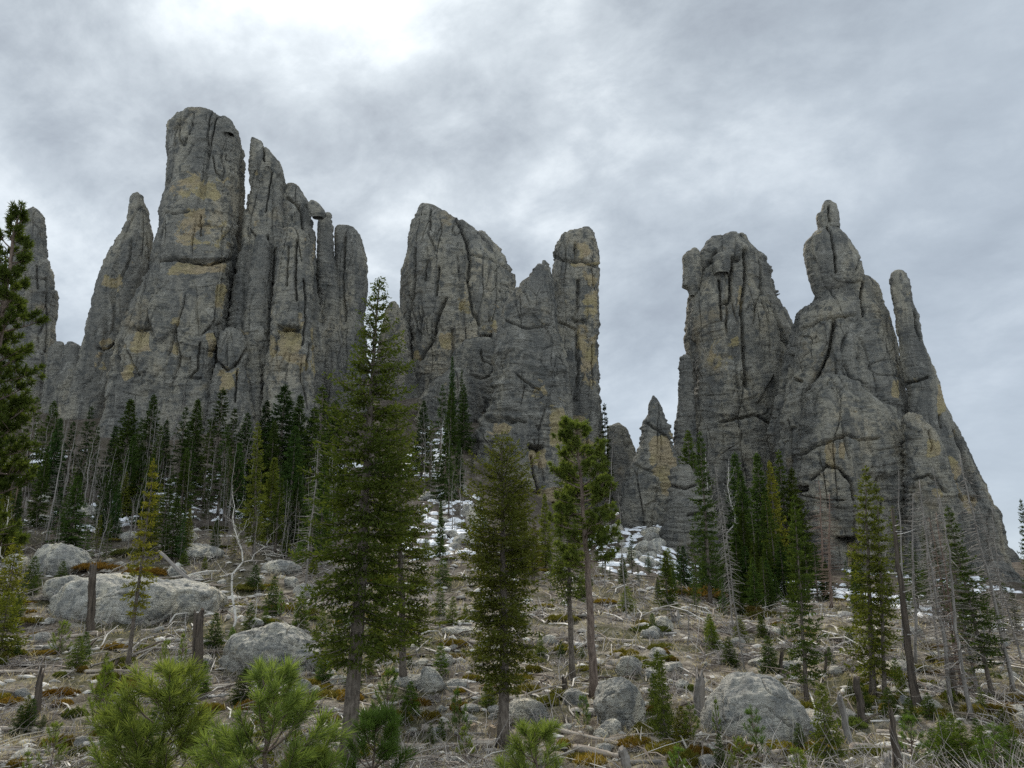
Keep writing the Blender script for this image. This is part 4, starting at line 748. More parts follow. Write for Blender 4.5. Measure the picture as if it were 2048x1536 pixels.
# notable mid-distance spruces: base, top, colour, width, words
for b, t, c, w, pr, lk in [
    ((255, 1335), (308, 915), YE, .95, 2, 'yellowish sparse'), ((508, 1112), (516, 842), OL, 1.1, 0, 'slender olive'), ((1613, 1398), (1585, 985), DK2, .95, 0, 'slim green'),
    ((1745, 1392), (1733, 928), OL, 1.15, 0, 'sunlit olive'), ((1770, 1395), (1752, 960), OL, .9, 2, 'sunlit narrow'), ((1985, 1392), (1895, 1008), DK2, 1.1, 1, 'dark leaning'),
    ((1408, 1000), (1400, 860), DK, 1.0, 0, 'dark')]:
    tree('spruce_tree', PSM[pr], 10, 'spruce', lk, 'spruce', 'spruces on the slope', b, t, wide=w, color=jit(c, .05))
for (x, y, d, c, w) in [                      # dark belt at the foot of the left group, tops in photograph pixels
    (72, 792, 84, DK, 1.1), (110, 800, 88, DK, .9), (122, 835, 80, DK, 1.0), (148, 842, 84, DK, 1.0), (183, 812, 86, DK, .95), (196, 850, 78, DK, .9), (232, 850, 84, DK, 1.0), (262, 797, 80, DK2, 1.15), (283, 840, 86, DK, .9), (311, 788, 88, DK, .95), (335, 838, 84, DK, .8), (322, 850, 79, DK, .9),
    (372, 812, 83, DK, 1.05), (396, 797, 86, DK, 1.05), (420, 850, 80, DK2, .9), (447, 776, 82, DK, 1.2), (470, 815, 88, DK, 1.0), (497, 825, 84, DK2, 1.0), (535, 800, 88, DK, .95), (570, 767, 86, DK, 1.15), (601, 788, 90, DK, .95), (552, 840, 80, DK, .9), (628, 812, 84, DK, 1.0), (650, 770, 80, DK2, 1.1), (675, 800, 86, DK, 1.0), (40, 830, 80, DK, 1.0), (15, 860, 76, DK2, 1.0),
    (452, 850, 74, DK, 1.0), (385, 870, 76, DK, .9), (268, 870, 74, DK, 1.0), (590, 850, 76, DK, 1.0), (640, 860, 72, DK2, .9),
    (848, 800, 96, DK, .9), (885, 768, 100, DK, .9), (903, 775, 104, DK, .85), (930, 768, 106, DK, .8), (905, 712, 112, DK, .5), (924, 738, 110, DK, .5), (862, 840, 92, DK2, .9), (893, 860, 84, DK, 1.0), (918, 880, 86, DK, .9), (882, 1000, 55, DK2, .75), (900, 905, 78, DK, .9), (945, 900, 96, DK, .8),
    (1208, 806, 112, DK, .7), (1375, 860, 100, DK2, .9), (1386, 900, 96, DK, .9), (1467, 905, 92, DK, .95), (1480, 940, 86, DK, .9), (1512, 905, 84, DK2, 1.0), (1540, 920, 82, OL, .7), (1558, 900, 86, DK2, 1.0), (1580, 935, 84, DK2, .95), (1530, 985, 78, DK2, 1.0), (1500, 1000, 74, DK2, 1.0), (1482, 1020, 70, DK2, 1.0),
    (1386, 1045, 66, DK, .9), (1405, 1040, 68, DK, .9), (1425, 1062, 64, DK, 1.0), (1365, 1090, 60, DK, 1.2), (1320, 1110, 62, DK, 1.2), (1340, 1130, 58, DK, 1.2), (1296, 1105, 60, DK, 1.2), (1262, 1068, 64, DK, 1.1), (1248, 1120, 58, DK, 1.2), (1275, 1130, 57, DK, 1.2), (1450, 1095, 60, DK, 1.2), (1470, 1060, 62, DK, 1.1),
    (1440, 1130, 56, DK, 1.3), (1490, 1090, 60, DK, 1.2), (1515, 1060, 64, DK, 1.1), (1540, 1040, 66, DK2, 1.1), (1560, 1080, 60, DK, 1.2), (1588, 1020, 64, DK, 1.1), (1606, 1060, 60, DK, 1.1), (1625, 1085, 58, DK, 1.1), (1640, 1120, 62, DK, 1.0), (1530, 1120, 56, DK, 1.2), (1220, 1130, 58, DK, 1.1), (1204, 1080, 62, DK, .9),
    (1710, 1100, 72, DK, 1.0), (1690, 1120, 70, DK, 1.0), (1785, 1010, 52, DK2, .9), (1845, 1050, 46, DK, .9), (1870, 1080, 44, DK, .9), (1900, 1090, 42, DK, .9), (1930, 1120, 40, DK, .9), (1820, 1080, 50, DK, 1.0), (1960, 1130, 40, DK2, .8), (1990, 1180, 42, DK, 1.0), (2020, 1170, 44, DK, 1.0), (1800, 1120, 46, DK, .9), (1758, 1090, 54, DK, .9), (2040, 995, 38, (.3, .36, .36), .55),
    (700, 905, 60, DK2, .9), (650, 930, 55, DK2, .9), (960, 960, 60, DK2, .9), (1090, 985, 58, OL, .8), (1068, 1040, 50, OL, 1.0), (1050, 1100, 46, OL, 1.0), (1100, 1100, 48, DK2, 1.0), (1120, 1060, 50, DK2, 1.0), (975, 1090, 52, DK2, 1.0),
    (95, 905, 66, DK2, .8), (150, 930, 64, DK2, .7), (40, 960, 60, DK2, .9), (300, 985, 62, DK2, .7), (346, 930, 70, DK, .7), (420, 950, 68, DK, .8), (560, 930, 70, DK, .8), (600, 940, 64, DK, .9), (240, 965, 60, DK, .8)]:
    tree('spruce_tree', pick(PS) if d > 50 else pick(PSM), 10, 'spruce', 'dark' if c in (DK, DK2) else 'olive', 'spruce', 'spruces on the slope', None, (x, y), depth=d*(.9 if x < 700 else .97)+RNG.uniform(-1, 1), wide=w*(1.6 if 55 < d < 69 and x > 1190 else 1.5 if x < 700 else 1.3), color=jit(c))
for k in range(84):                            # smaller trees filling the wood in front of the left belt and below the right crags
    if k < 24: x, y, d, c = RNG.uniform(-10, 690), RNG.uniform(880, 975), RNG.uniform(54, 70), [DK, DK2, DK, OL][k % 4]
    elif k < 40: x, y, d, c = RNG.uniform(1200, 1660), RNG.uniform(1075, 1150), RNG.uniform(50, 62), [DK, DK2][k % 2]
    elif k < 62: x, y, d, c = RNG.uniform(-10, 660), RNG.uniform(940, 1050), RNG.uniform(46, 55), [DK, DK2, OL][k % 3]
    elif k < 78: x, y, d, c = RNG.uniform(1225, 1720), RNG.uniform(1095, 1165), RNG.uniform(40, 50), [DK, DK2][k % 2]
    else: x, y, d, c = RNG.uniform(850, 1130), RNG.uniform(1010, 1110), RNG.uniform(46, 60), [DK2, OL][k % 2]
    tree('spruce_tree', pick(PS), 10, 'spruce', 'small dark' if c in (DK, DK2) else 'small olive', 'spruce', 'spruces on the slope', None, (x, y), depth=d, wide=RNG.uniform(1.1, 1.7), color=jit(c))
# ------------------------------------------------------------------ dead standing trees
sg = snag(400, 9.2, .17, .35, 14, 13, .6)
tree('tree_snag', [('trunk', sg[0], M_DARK)]+sg[1], 9.2, 'snag', 'thick dark', 'snag', 'dead standing trees', (1832, 1412), (1786, 1010), label='thick dark barkless snag with pale broken branch stubs, below the leaning finger')
for b, t, pr, lk, w in [((1808, 1300), (1803, 938), 2, 'straight grey', .55), ((1828, 1330), (1826, 985), 0, 'bristly grey', .8), ((1902, 1410), (1836, 955), 0, 'tall grey', .75), ((1942, 1440), (1872, 985), 1, 'bristly pinkish grey', .85), ((1960, 1388), (1872, 930), 2, 'thin grey', .6), ((2025, 1385), (1915, 905), 1, 'tall leaning grey', .8), ((2046, 1330), (1955, 1010), 3, 'slim grey', .7),
    ((1905, 1350), (1850, 1040), 3, 'wispy grey', .8), ((1252, 1240), (1234, 985), 2, 'straight bare grey', .45), ((1208, 1180), (1230, 862), 2, 'very thin grey', .35), ((1466, 1262), (1432, 930), 3, 'mossy grey', .42), ((1490, 1340), (1440, 985), 1, 'leaning grey', .42), ((1375, 1290), (1378, 1205), 0, 'short grey', 1.6), ((610, 1210), (634, 885), 1, 'twiggy grey', .6), ((92, 1088), (140, 845), 2, 'leaning grey', .6), ((175, 1030), (202, 865), 2, 'leaning grey', .6), ((28, 960), (58, 790), 2, 'stout grey', .7), ((415, 1040), (432, 890), 2, 'pale grey', .5), ((445, 1045), (452, 905), 2, 'thin pale', .4),
    ((1880, 1330), (1840, 1000), 3, 'wispy grey', .7), ((1975, 1300), (1905, 1010), 0, 'grey', .7), ((2010, 1290), (1985, 1010), 3, 'slim grey', .6), ((1770, 1250), (1770, 1040), 3, 'wispy grey', .8), ((230, 1040), (258, 900), 2, 'thin grey', .5), ((690, 1200), (700, 960), 3, 'twiggy grey', .6), ((335, 1060), (340, 935), 2, 'thin grey', .5)]:
    tree('dead_tree', DC[pr], 12, 'dead tree', lk, 'dead conifer', 'dead standing trees', b, t, wide=w*1.9)
for b, t, w in [((1662, 1215), (1655, 985), 1.6), ((1648, 1200), (1638, 960), 1.4), ((1940, 1430), (1868, 1020), 1.1), ((1925, 1380), (1858, 1030), 1.0), ((20, 1100), (40, 930), 1.2)]:
    tree('dead_tree', DCB[0], 12, 'dead tree', 'rust brown twiggy', 'dead conifer', 'dead standing trees', b, t, wide=w)
# birches and bare saplings
for b, t, pr, w in [((470, 1262), (470, 960), 1, 1.2), ((8, 1220), (12, 985), 1, 1.0), ((60, 930), (76, 832), 0, 1.2), ((338, 1100), (345, 1000), 1, 1.1), ((408, 950), (402, 870), 1, 1.0), ((575, 1070), (577, 985), 0, 1.2), ((870, 960), (873, 830), 1, 1.0), ((990, 1090), (985, 1040), 0, 1.2), ((1538, 1265), (1535, 1190), 1, 1.1), ((1300, 1040), (1298, 985), 1, 1.1), ((1425, 985), (1415, 905), 0, 1.1), ((1450, 980), (1452, 910), 1, 1.1), ((1662, 1090), (1663, 1010), 1, .8), ((1205, 1200), (1195, 1120), 1, .6), ((510, 1240), (512, 1165), 0, 1.5), ((640, 1030), (655, 930), 0, 1.0), ((1268, 960), (1275, 880), 0, 1.3)]:
    tree('birch_tree', BT[pr], 8, 'birch', 'pale', 'bare birch', 'bare birches', b, t, wide=w, depth=86 if 1400 < b[0] < 1460 else None)
n_ = 0
while n_ < 240:
    r = RNG.random()
    if r < .78: x, y = RNG.uniform(-10, 670), RNG.uniform(960, 1135)
    elif r < .87: x, y = RNG.uniform(820, 960), RNG.uniform(960, 1160)
    else: x, y = RNG.uniform(1200, 1760), RNG.uniform(1100, 1290)
    if 80 < x < 460 and y > 1140: continue
    h = RNG.uniform(70, 190)*(1.0 if y < 1060 else .75)*(1 if r < .87 else .6)
    tree('bare_sapling', pick(SA), 5, 'sapling', ['short', 'slim', 'tall'][int(np.digitize(h, [95, 140]))], 'bare sapling', 'bare saplings', (x, y), (x+(1024-x)*h/5900+RNG.normal(0, 5), y-h), wide=RNG.uniform(.8, 1.5)); n_ += 1
# snags and stumps
for b, t, r, tp, lk, st in [((180, 1268), (193, 1128), .105, .8, 'tall square cut', 1), ((392, 1338), (402, 1218), .125, .85, 'split leaning', 2), ((70, 1432), (86, 1336), .13, .45, 'pointed splintered', 2), ((1397, 1432), (1401, 1338), .15, .6, 'grey splintered', 0), ((1797, 1545), (1778, 1412), .13, .35, 'dark jagged', 2), ((1700, 1487), (1680, 1384), .12, .75, 'leaning grey', 3), ((1727, 1442), (1717, 1352), .075, .9, 'thin dark', 0), ((1252, 1540), (1246, 1492), .13, .8, 'short grey', 1), ((1131, 1386), (1131, 1350), .08, .7, 'short pointed', 0), ((1774, 1550), (1771, 1508), .10, .8, 'low grey', 0), ((1352, 1245), (1351, 1222), .13, .9, 'stubby grey', 0), ((730, 1455), (742, 1408), .12, .5, 'splintered', 1), ((225, 1338), (232, 1318), .09, .5, 'low splintered', 1), ((1560, 1345), (1562, 1300), .045, .8, 'thin pole like', 0), ((988, 1478), (988, 1450), .15, 1.0, 'rust brown cut', 0), ((943, 1462), (943, 1447), .12, 1.0, 'low pale cut', 0), ((1650, 1350), (1653, 1300), .03, .9, 'thin bent', 0), ((1905, 1400), (1900, 1310), .10, .8, 'charred', 0)]:
    bb = on_ground(*b); tt = pt(t[0], t[1], bb[1]); H = float(np.linalg.norm(tt-bb)); r = r*bb[1]/22.0
    sg = snag(int(500+b[0]), H+.1, r, tp, 12, st, .12 if tp == 1.0 else .5); low = tp == 1.0
    o = inst('tree_stump' if low or H < 1.0 else 'tree_snag', [('trunk', sg[0], M_CUT if low else M_GREY if 'grey' in lk else M_DARK)]+sg[1], bb-np.array([0, 0, .1]), dirv=(tt-bb)/H)
    reg(o, 'stump' if low or H < 1.0 else 'snag', lk, 'stump' if low or H < 1.0 else 'broken snag', 'snags and stumps', b[0], b[1], H)
# ------------------------------------------------------------------ boulders
def boulder(x0, x1, y0, y1, look, seed, blocky=.5, deep=.8, p=5, label=None, n=60, mat=None, spin=0.0, sink=.35, tilt=0.0, rough=1.0, push=0.0):
    """pixel box of the part that shows above the ground"""
    cx = (x0+x1)/2; g = on_ground(cx, y1-2); Y = g[1]+push; g[2] = gz(g[0], Y) if push else g[2]; sx = (x1-x0)/2/FPX*Y*1.02; h = (krow(y0)-krow(y1))*(Y+sx*deep*.5)
    h = max(h, .12); sz = h*(1+sink)/2*1.04; sy = sx*deep
    c = np.array([float(ux(cx, y1))*(Y+sy*.7), Y+sy*.7, g[2]+h-sz])
    me = boulder_mesh(seed, sx, sy, sz, n, p, blocky, rough)
    o = link('boulder', me, mat or M_BOULDER); o.location = c; o.rotation_euler = (0, tilt, spin)
    return reg(o, 'boulder', look, 'boulder', 'boulders on the slope', cx, y1, sx*2, label)
boulder(92, 450, 1176, 1264, 'slab', 1, .55, .95, 8, 'very wide flat grey slab boulder with a lengthwise crack, behind two snags', 130, sink=.6, tilt=-.085, push=2.2)
boulder(468, 640, 1246, 1352, 'rounded', 2, .8, .9, 9, 'large rounded grey boulder behind the tallest foreground spruce on its left', 100, tilt=.05)
boulder(1197, 1291, 1358, 1460, 'upright', 3, .95, .9, 14, 'blocky upright boulder with a pale crown at the foot of the pine', 100)
boulder(1408, 1614, 1350, 1478, 'dome', 4, .22, 1.15, 3, 'pale smooth dome boulder standing alone, right of the blocky upright boulder', 120, sink=.9, rough=.8)
boulder(60, 167, 1092, 1152, 'rounded', 5, .5, .9, 5, 'hump shaped grey boulder upslope of the wide flat slab', 70)
boulder(4, 60, 1108, 1142, 'grey', 6, .5); boulder(85, 178, 1160, 1206, 'shaded', 7, .6, .8); boulder(836, 882, 1338, 1386, 'dark undercut', 8, .8, .9, 8); boulder(785, 850, 1352, 1378, 'flat pale', 9, .5)
boulder(1018, 1092, 1404, 1450, 'wedge shaped', 10, .75, .9, 9, n=70); boulder(434, 518, 1316, 1346, 'flat pale', 11, .7, .6, 9); boulder(1128, 1175, 1384, 1412, 'brown', 12, .7); boulder(345, 395, 1060, 1086, 'grey', 13, .5); boulder(330, 440, 1084, 1118, 'low', 14, .5); boulder(330, 372, 1134, 1156, 'small grey', 15, .5)
boulder(140, 210, 1010, 1036, 'low grey', 16, .5); boulder(520, 600, 1120, 1150, 'pale', 17, .6); boulder(590, 640, 1166, 1196, 'pale', 18, .6); boulder(885, 960, 1256, 1272, 'flat white', 19, .5); boulder(870, 905, 1312, 1336, 'small', 20, .5); boulder(1238, 1285, 1320, 1352, 'flat topped', 21, .8, .7, 9); boulder(1310, 1345, 1234, 1262, 'grey', 22, .6); boulder(1460, 1490, 1278, 1296, 'small pale', 23, .5); boulder(1420, 1470, 1446, 1470, 'flat pale', 24, .8, .8, 9); boulder(222, 282, 1384, 1412, 'pale flat', 25, .5)
boulder(660, 700, 1352, 1372, 'pale round', 26, .4); boulder(590, 622, 1362, 1384, 'pale round', 27, .4); boulder(884, 935, 1360, 1384, 'pale', 28, .6); boulder(920, 962, 1410, 1426, 'flat pale', 29, .5); boulder(1285, 1330, 1052, 1078, 'snow capped', 30, .6); boulder(1270, 1320, 1082, 1110, 'dark', 31, .6); boulder(1205, 1245, 1445, 1470, 'small block', 32, .8); boulder(1560, 1600, 1325, 1345, 'low grey', 33, .5); boulder(1350, 1380, 1362, 1380, 'dark small', 34, .5); boulder(930, 975, 1010, 1060, 'dark', 35, .5)
SB = [boulder_mesh(600+i, 1, .85, .62, 26, 7, .75) for i in range(6)]
n_ = 0
while n_ < 150:                               # loose rocks among the slash
    x, y = RNG.uniform(-10, 2050), 1190+340*RNG.random()**.8
    if x < 1000 and RNG.random() < .3: y = RNG.uniform(1000, 1200)
    g = on_ground(x, y); s = RNG.uniform(6, 19)/FPX*g[1]*(1.0 if n_ % 5 else 1.5)
    o = link('boulder', SB[n_ % 6], M_BOULDER); o.location = g+np.array([0, 0, s*.15]); o.rotation_euler = (RNG.normal(0, .25), RNG.normal(0, .25), RNG.uniform(0, 6.28)); o.scale = (s, s, s)
    reg(o, 'rock', 'small pale', 'loose rock', 'loose rocks', x, y, 2*s); n_ += 1
for k in range(34):
    x, y = (RNG.uniform(850, 960), RNG.uniform(985, 1110)) if k % 2 else (RNG.uniform(1195, 1335), RNG.uniform(1045, 1135))
    g = on_ground(x, y); s = RNG.uniform(6, 20)/FPX*g[1]
    o = link('boulder', SB[k % 6], M_ROCK); o.location = g+np.array([0, 0, s*.2]); o.rotation_euler = (RNG.normal(0, .3), RNG.normal(0, .3), RNG.uniform(0, 6.28)); o.scale = (s, s, s)
    reg(o, 'rock', 'dark', 'rock among the snow', 'rocks in the snow', x, y, 2*s)
# ------------------------------------------------------------------ logs
def log(x0, y0, x1, y1, dpx, look, lift=0.0, seed=None, stubs=None, mat=None, label=None, cut=False, ends=None):
    a = on_ground(x0, y0); b = on_ground(x1, y1)
    if abs(b[1]-a[1]) > 0.6*abs(b[0]-a[0])+.5 and ends is None:      # keep a lying log roughly on the contour
        m = (a[1]+b[1])/2; a = at_depth(x0, .75*m+.25*a[1]); b = at_depth(x1, .75*m+.25*b[1])
    Ln = float(np.linalg.norm(b-a)); r = dpx/2/FPX*(a[1]+b[1])/2
    t = np.linspace(0, 1, 9)[:, None]; Q = a*(1-t)+b*t; dz = np.max(ground(Q[:, 0], Q[:, 1])-Q[:, 2])
    up = r*.55+.6*max(0, dz)+lift; c = (a+b)/2+np.array([0, 0, up])
    me = log_mesh(seed or int(x0*7+y0), Ln, r, int(RNG.integers(3, 12)) if stubs is None else stubs)
    d = Vector((b-a)/Ln); o = link('fallen_log', me, mat or M_LOG); o.rotation_mode = 'QUATERNION'; o.rotation_quaternion = d.to_track_quat('Z', 'Y'); o.location = c
    return reg(o, 'log', look, 'fallen log', 'fallen logs', (x0+x1)/2, (y0+y1)/2, Ln, label)
for a in [(-5, 1462, 236, 1458, 10, 'long pale'), (26, 1292, 246, 1264, 8, 'long curved'), (-4, 1346, 120, 1345, 7, 'dark'), (120, 1346, 300, 1344, 7, 'long'), (235, 1304, 390, 1291, 5, 'thin pale'), (282, 1284, 352, 1240, 5, 'pale'), (340, 1167, 452, 1174, 6, 'grey'), (1194, 1284, 1388, 1286, 8, 'long straight grey'), (1018, 1404, 1182, 1380, 9, 'long sloping grey'), (1104, 1462, 1272, 1503, 10, 'long pale peeled'),
          (800, 1496, 940, 1494, 11, 'mossy'), (1700, 1356, 1756, 1368, 8, 'dark'), (1592, 1270, 1764, 1292, 5, 'thin'), (1436, 1222, 1502, 1248, 5, 'pale sloping'), (1640, 1290, 1760, 1298, 5, 'thin grey'), (1860, 1390, 1900, 1402, 9, 'dark'), (2000, 1380, 2050, 1400, 6, 'pale'), (420, 1376, 560, 1362, 7, 'long pale'), (560, 1364, 620, 1352, 11, 'thick'), (600, 1462, 690, 1468, 16, 'thick dark'), (-5, 1532, 200, 1528, 8, 'long pale'), (60, 1512, 190, 1508, 6, 'thin'), (120, 1484, 205, 1490, 7, 'pale'), (110, 1060, 300, 1046, 5, 'thin'), (110, 1110, 200, 1114, 4, 'thin grey'), (1150, 1500, 1240, 1520, 14, 'dark heavy'), (1405, 1495, 1472, 1486, 9, 'pale'), (1730, 1378, 1790, 1384, 7, 'grey'), (1560, 1378, 1640, 1384, 6, 'grey'), (1750, 1290, 1800, 1297, 5, 'pale'), (1900, 1500, 2000, 1512, 11, 'pale'), (1960, 1530, 2050, 1522, 16, 'stacked pale')]:
    log(*a)
a = on_ground(442, 1212); b = pt(318, 1103, a[1]+2.0)
Ln = float(np.linalg.norm(b-a)); o = link('fallen_log', log_mesh(900, Ln, .10, 3), M_GREY); o.rotation_mode = 'QUATERNION'; o.rotation_quaternion = Vector((b-a)/Ln).to_track_quat('Z', 'Y'); o.location = (a+b)/2
reg(o, 'log', 'leaning', 'log', 'fallen logs', 380, 1160, Ln, 'grey dead trunk leaning diagonally across the far end of the wide slab')
for (x, y, w, dp, lk) in [(872, 1463, 58, 17, 'short barky'), (965, 1494, 46, 20, 'short thick dark ended'), (1725, 1502, 36, 20, 'short pale hollow ended'), (105, 1396, 16, 14, 'stubby'), (1737, 1322, 22, 9, 'short pale'), (1752, 1323, 16, 8, 'stubby pale'), (1236, 1314, 14, 11, 'stubby'), (1226, 1328, 15, 12, 'stubby'), (1218, 1340, 14, 12, 'stubby'), (1266, 1344, 12, 10, 'tiny pale'), (1108, 1448, 22, 12, 'short dark ended'), (1300, 1424, 24, 9, 'short pale'), (980, 1310, 20, 12, 'short pale'), (1276, 1297, 10, 9, 'tiny dark'), (1770, 1470, 30, 13, 'short bleached'), (1690, 1448, 30, 8, 'short pale'), (950, 1290, 18, 12, 'short white')]:
    s = RNG.choice([-1, 1])*RNG.uniform(.1, .5); log(x-w/2, y-s*4, x+w/2, y+s*4, dp, lk, stubs=0, mat=M_LOG)
n_ = 0
while n_ < 90:
    x, y = RNG.uniform(-10, 2050), 1215+318*RNG.random()**.75
    if 90 < x < 450 and 1140 < y < 1275: continue
    if (1400 < x < 1620 and 1340 < y < 1480) or (1190 < x < 1295 and 1350 < y < 1465): continue
    w = RNG.uniform(30, 130)*(.5+.5*(y-1200)/330); s = RNG.normal(0, .10)
    log(x-w/2, y-w*s/2, x+w/2, y+w*s/2, RNG.uniform(3.5, 9)*(.6+.6*(y-1200)/330), ['short', 'medium', 'long'][int(np.digitize(w, [45, 80]))]+RNG.choice([' pale', ' grey', ' brown']), seed=3000+n_, mat=[M_LOG, M_SILVER, M_GREY][n_ % 3]); n_ += 1
# ------------------------------------------------------------------ junipers, small spruces, young pines
JU = [juniper(700+i, 1.0, [.42, .34, .5][i], 1500) for i in range(3)]
for (x, y, w, c, lk) in [(655, 1392, 62, (1, .9, .6), 'olive'), (560, 1410, 40, (1, .9, .6), 'olive'), (905, 1290, 55, (1, .95, .6), 'olive'), (1400, 1195, 90, (.75, .6, .5), 'brownish'), (1300, 1262, 70, (.7, .75, .5), 'dark green'), (1480, 1225, 80, (.75, .62, .5), 'brownish'), (190, 1140, 90, (.9, .62, .45), 'rusty'), (290, 1150, 70, (.9, .6, .4), 'rusty'), (120, 1390, 60, (1, .7, .4), 'rusty'), (240, 1376, 70, (1, .65, .38), 'rusty'), (1330, 1500, 70, (1.2, 1.0, .5), 'yellow olive'), (1270, 1490, 60, (1.1, .8, .45), 'orange olive'), (1640, 1505, 60, (1.2, 1.0, .5), 'yellow olive'), (1560, 1500, 50, (1.1, 1., .5), 'yellow olive'), (1180, 1525, 55, (1.2, .95, .45), 'yellow olive'), (1055, 1385, 50, (1, .9, .5), 'olive'), (1250, 1310, 50, (.9, .9, .5), 'olive'), (1275, 1322, 40, (.9, .95, .5), 'olive'), (1610, 1420, 40, (.7, .8, .5), 'green'), (1530, 1235, 70, (.6, .7, .5), 'dark green'), (1125, 1240, 60, (.8, .85, .5), 'olive'), (945, 1360, 36, (.9, .85, .5), 'olive'), (1350, 1190, 60, (.75, .6, .5), 'brownish'), (920, 1420, 36, (1, .75, .45), 'rusty'), (860, 1440, 44, (.95, .9, .5), 'olive'), (800, 1440, 44, (.95, .9, .5), 'olive'), (60, 1245, 60, (.9, .85, .5), 'olive'), (260, 1110, 60, (.6, .65, .5), 'dark green'), (370, 1100, 70, (.55, .62, .5), 'dark green'), (430, 1060, 50, (.5, .6, .5), 'dark green'), (1780, 1350, 60, (.6, .75, .5), 'green'), (1720, 1400, 60, (.6, .75, .5), 'green'), (1860, 1430, 70, (.6, .75, .5), 'green'), (1990, 1420, 60, (.9, .75, .5), 'brownish'), (2020, 1400, 60, (.9, .75, .5), 'brownish'), (500, 1180, 60, (.7, .75, .5), 'dark green'), (560, 1220, 60, (.8, .85, .5), 'olive'), (620, 1230, 50, (.85, .85, .5), 'olive'), (420, 1420, 50, (1, .8, .45), 'rusty'), (1130, 1300, 44, (.9, .9, .5), 'olive'), (1180, 1340, 44, (.9, .9, .5), 'olive')]:
    g = on_ground(x, y); s = w/2/FPX*g[1]*1.1; o = inst('juniper_shrub', [('foliage', JU[int(x) % 3], M_JUN)], g-np.array([0, 0, .03]), (s, s, max(s*1.0, .55)), spin=RNG.uniform(0, 6), color=jit(c))
    reg(o, 'shrub', 'low '+lk, 'juniper', 'creeping junipers', x, y, 2*s)
n_ = 0
while n_ < 190:
    x, y = RNG.uniform(-10, 2050), RNG.uniform(1060, 1536)
    if (80 < x < 455 and 1140 < y < 1275) or (1400 < x < 1620 and 1340 < y < 1490) or (1190 < x < 1295 and 1350 < y < 1475) or (x > 1200 and y < 1200): continue
    g = on_ground(x, y); w = RNG.uniform(24, 62)*(.6+.5*(y-1080)/450); s = w/2/FPX*g[1]; c = [(1, .95, .55), (.95, .72, .45), (.75, .9, .55), (.8, .88, .5)][int(RNG.integers(4))]
    o = inst('juniper_shrub', [('foliage', JU[n_ % 3], M_JUN)], g-np.array([0, 0, .03]), (s, s, max(s*.9, .5)), spin=RNG.uniform(0, 6), color=jit(c)); reg(o, 'shrub', 'small '+{.95: 'olive', .72: 'rusty', .9: 'green', .88: 'green'}[c[1]], 'juniper', 'creeping junipers', x, y, 2*s); n_ += 1
for (x, y, yt, c, w) in [(150, 1338, 1268, (.8, .95, .6), 1.3), (820, 1428, 1358, (.7, 1.0, .5), 1.2), (1322, 1470, 1296, (.9, .95, .6), .75), (1655, 1545, 1372, (.85, .9, .6), .9), (1540, 1345, 1268, DK2, 1.1), (428, 1300, 1222, DK2, 1.2), (1330, 1480, 1310, (.8, .85, .55), .7), (1122, 1318, 1278, DK, 1.1), (1164, 1320, 1290, DK2, 1.2), (2, 1310, 1180, (1.0, 1.0, .6), 1.4), (10, 1230, 1070, YE, 1.0), (490, 1360, 1328, DK2, 1.0), (200, 1405, 1330, (.9, .95, .55), .9), (205, 1380, 1300, (.9, .95, .55), .8), (60, 1180, 1110, DK2, 1.4), (120, 1170, 1120, DK2, 1.2), (600, 1260, 1180, (.7, .85, .55), 1.1), (545, 1230, 1150, DK2, 1.0), (1440, 1545, 1470, DK2, 1.1), (1565, 1400, 1352, DK2, 1.2), (1780, 1430, 1370, DK2, 1.4), (1820, 1445, 1390, DK2, 1.5), (1730, 1430, 1360, DK2, 1.3), (1860, 1440, 1380, DK2, 1.3), (1890, 1545, 1450, (.7, .9, .5), 1.3), (1930, 1540, 1440, (.7, .9, .5), 1.3), (1975, 1540, 1450, (.65, .85, .5), 1.4), (2030, 1545, 1455, (.65, .85, .5), 1.3), (1960, 1500, 1430, DK2, 1.3), (2010, 1500, 1440, (.65, .85, .5), 1.3), (1910, 1500, 1420, (.7, .9, .5), 1.2), (1870, 1520, 1450, (.7, .9, .5), 1.2), (1600, 1500, 1440, DK2, 1.1), (1460, 1330, 1270, DK2, 1.2), (1660, 1330, 1290, DK2, 1.3), (880, 1230, 1170, DK2, 1.2), (905, 1250, 1190, (.8, .95, .55), 1.2), (670, 1330, 1270, (.8, .9, .55), 1.0), (1700, 1290, 1250, DK2, 1.4), (860, 1500, 1440, DK2, 1.0), (1950, 1380, 1330, DK2, 1.2), (760, 1320, 1250, (.8, .9, .55), 1.2), (1425, 1300, 1240, (.7, .9, .5), 1.5), (1420, 1270, 1225, (.7, .9, .5), 1.5), (540, 1300, 1240, DK2, 1.0)]:
    tree('young_spruce', pick(PSS), 2.0, 'young spruce', 'dark' if c[0] < .6 else 'fresh green', 'young spruce', 'young spruces', (x, min(y, 1534)), (x+(1024-x)*(y-yt)/6700, yt+min(0, 1534-y)), wide=w, color=jit(c, .06))
n_ = 0
while n_ < 95:
    x, y = RNG.uniform(-10, 2050), RNG.uniform(1110, 1500)
    if (80 < x < 455 and 1140 < y < 1285) or (1390 < x < 1630 and 1340 < y < 1500) or (1180 < x < 1305 and 1350 < y < 1480): continue
    h = RNG.uniform(28, 72)*(.7+.5*(y-1110)/400); c = [(.75, .95, .55), DK2, (.85, .9, .55)][n_ % 3]
    tree('young_spruce', pick(PSS), 2.0, 'young spruce', 'little dark' if c is DK2 else 'little green', 'young spruce', 'young spruces', (x, y), (x+(1024-x)*h/6700, y-h), wide=RNG.uniform(1.0, 1.5), color=jit(c)); n_ += 1
def slash_material(name, cols):
    m, nt, out = new_mat(name); c = ramp(nt, attr(nt, 'v'), cols); princ(nt, out, c, .9, None, .1); return m
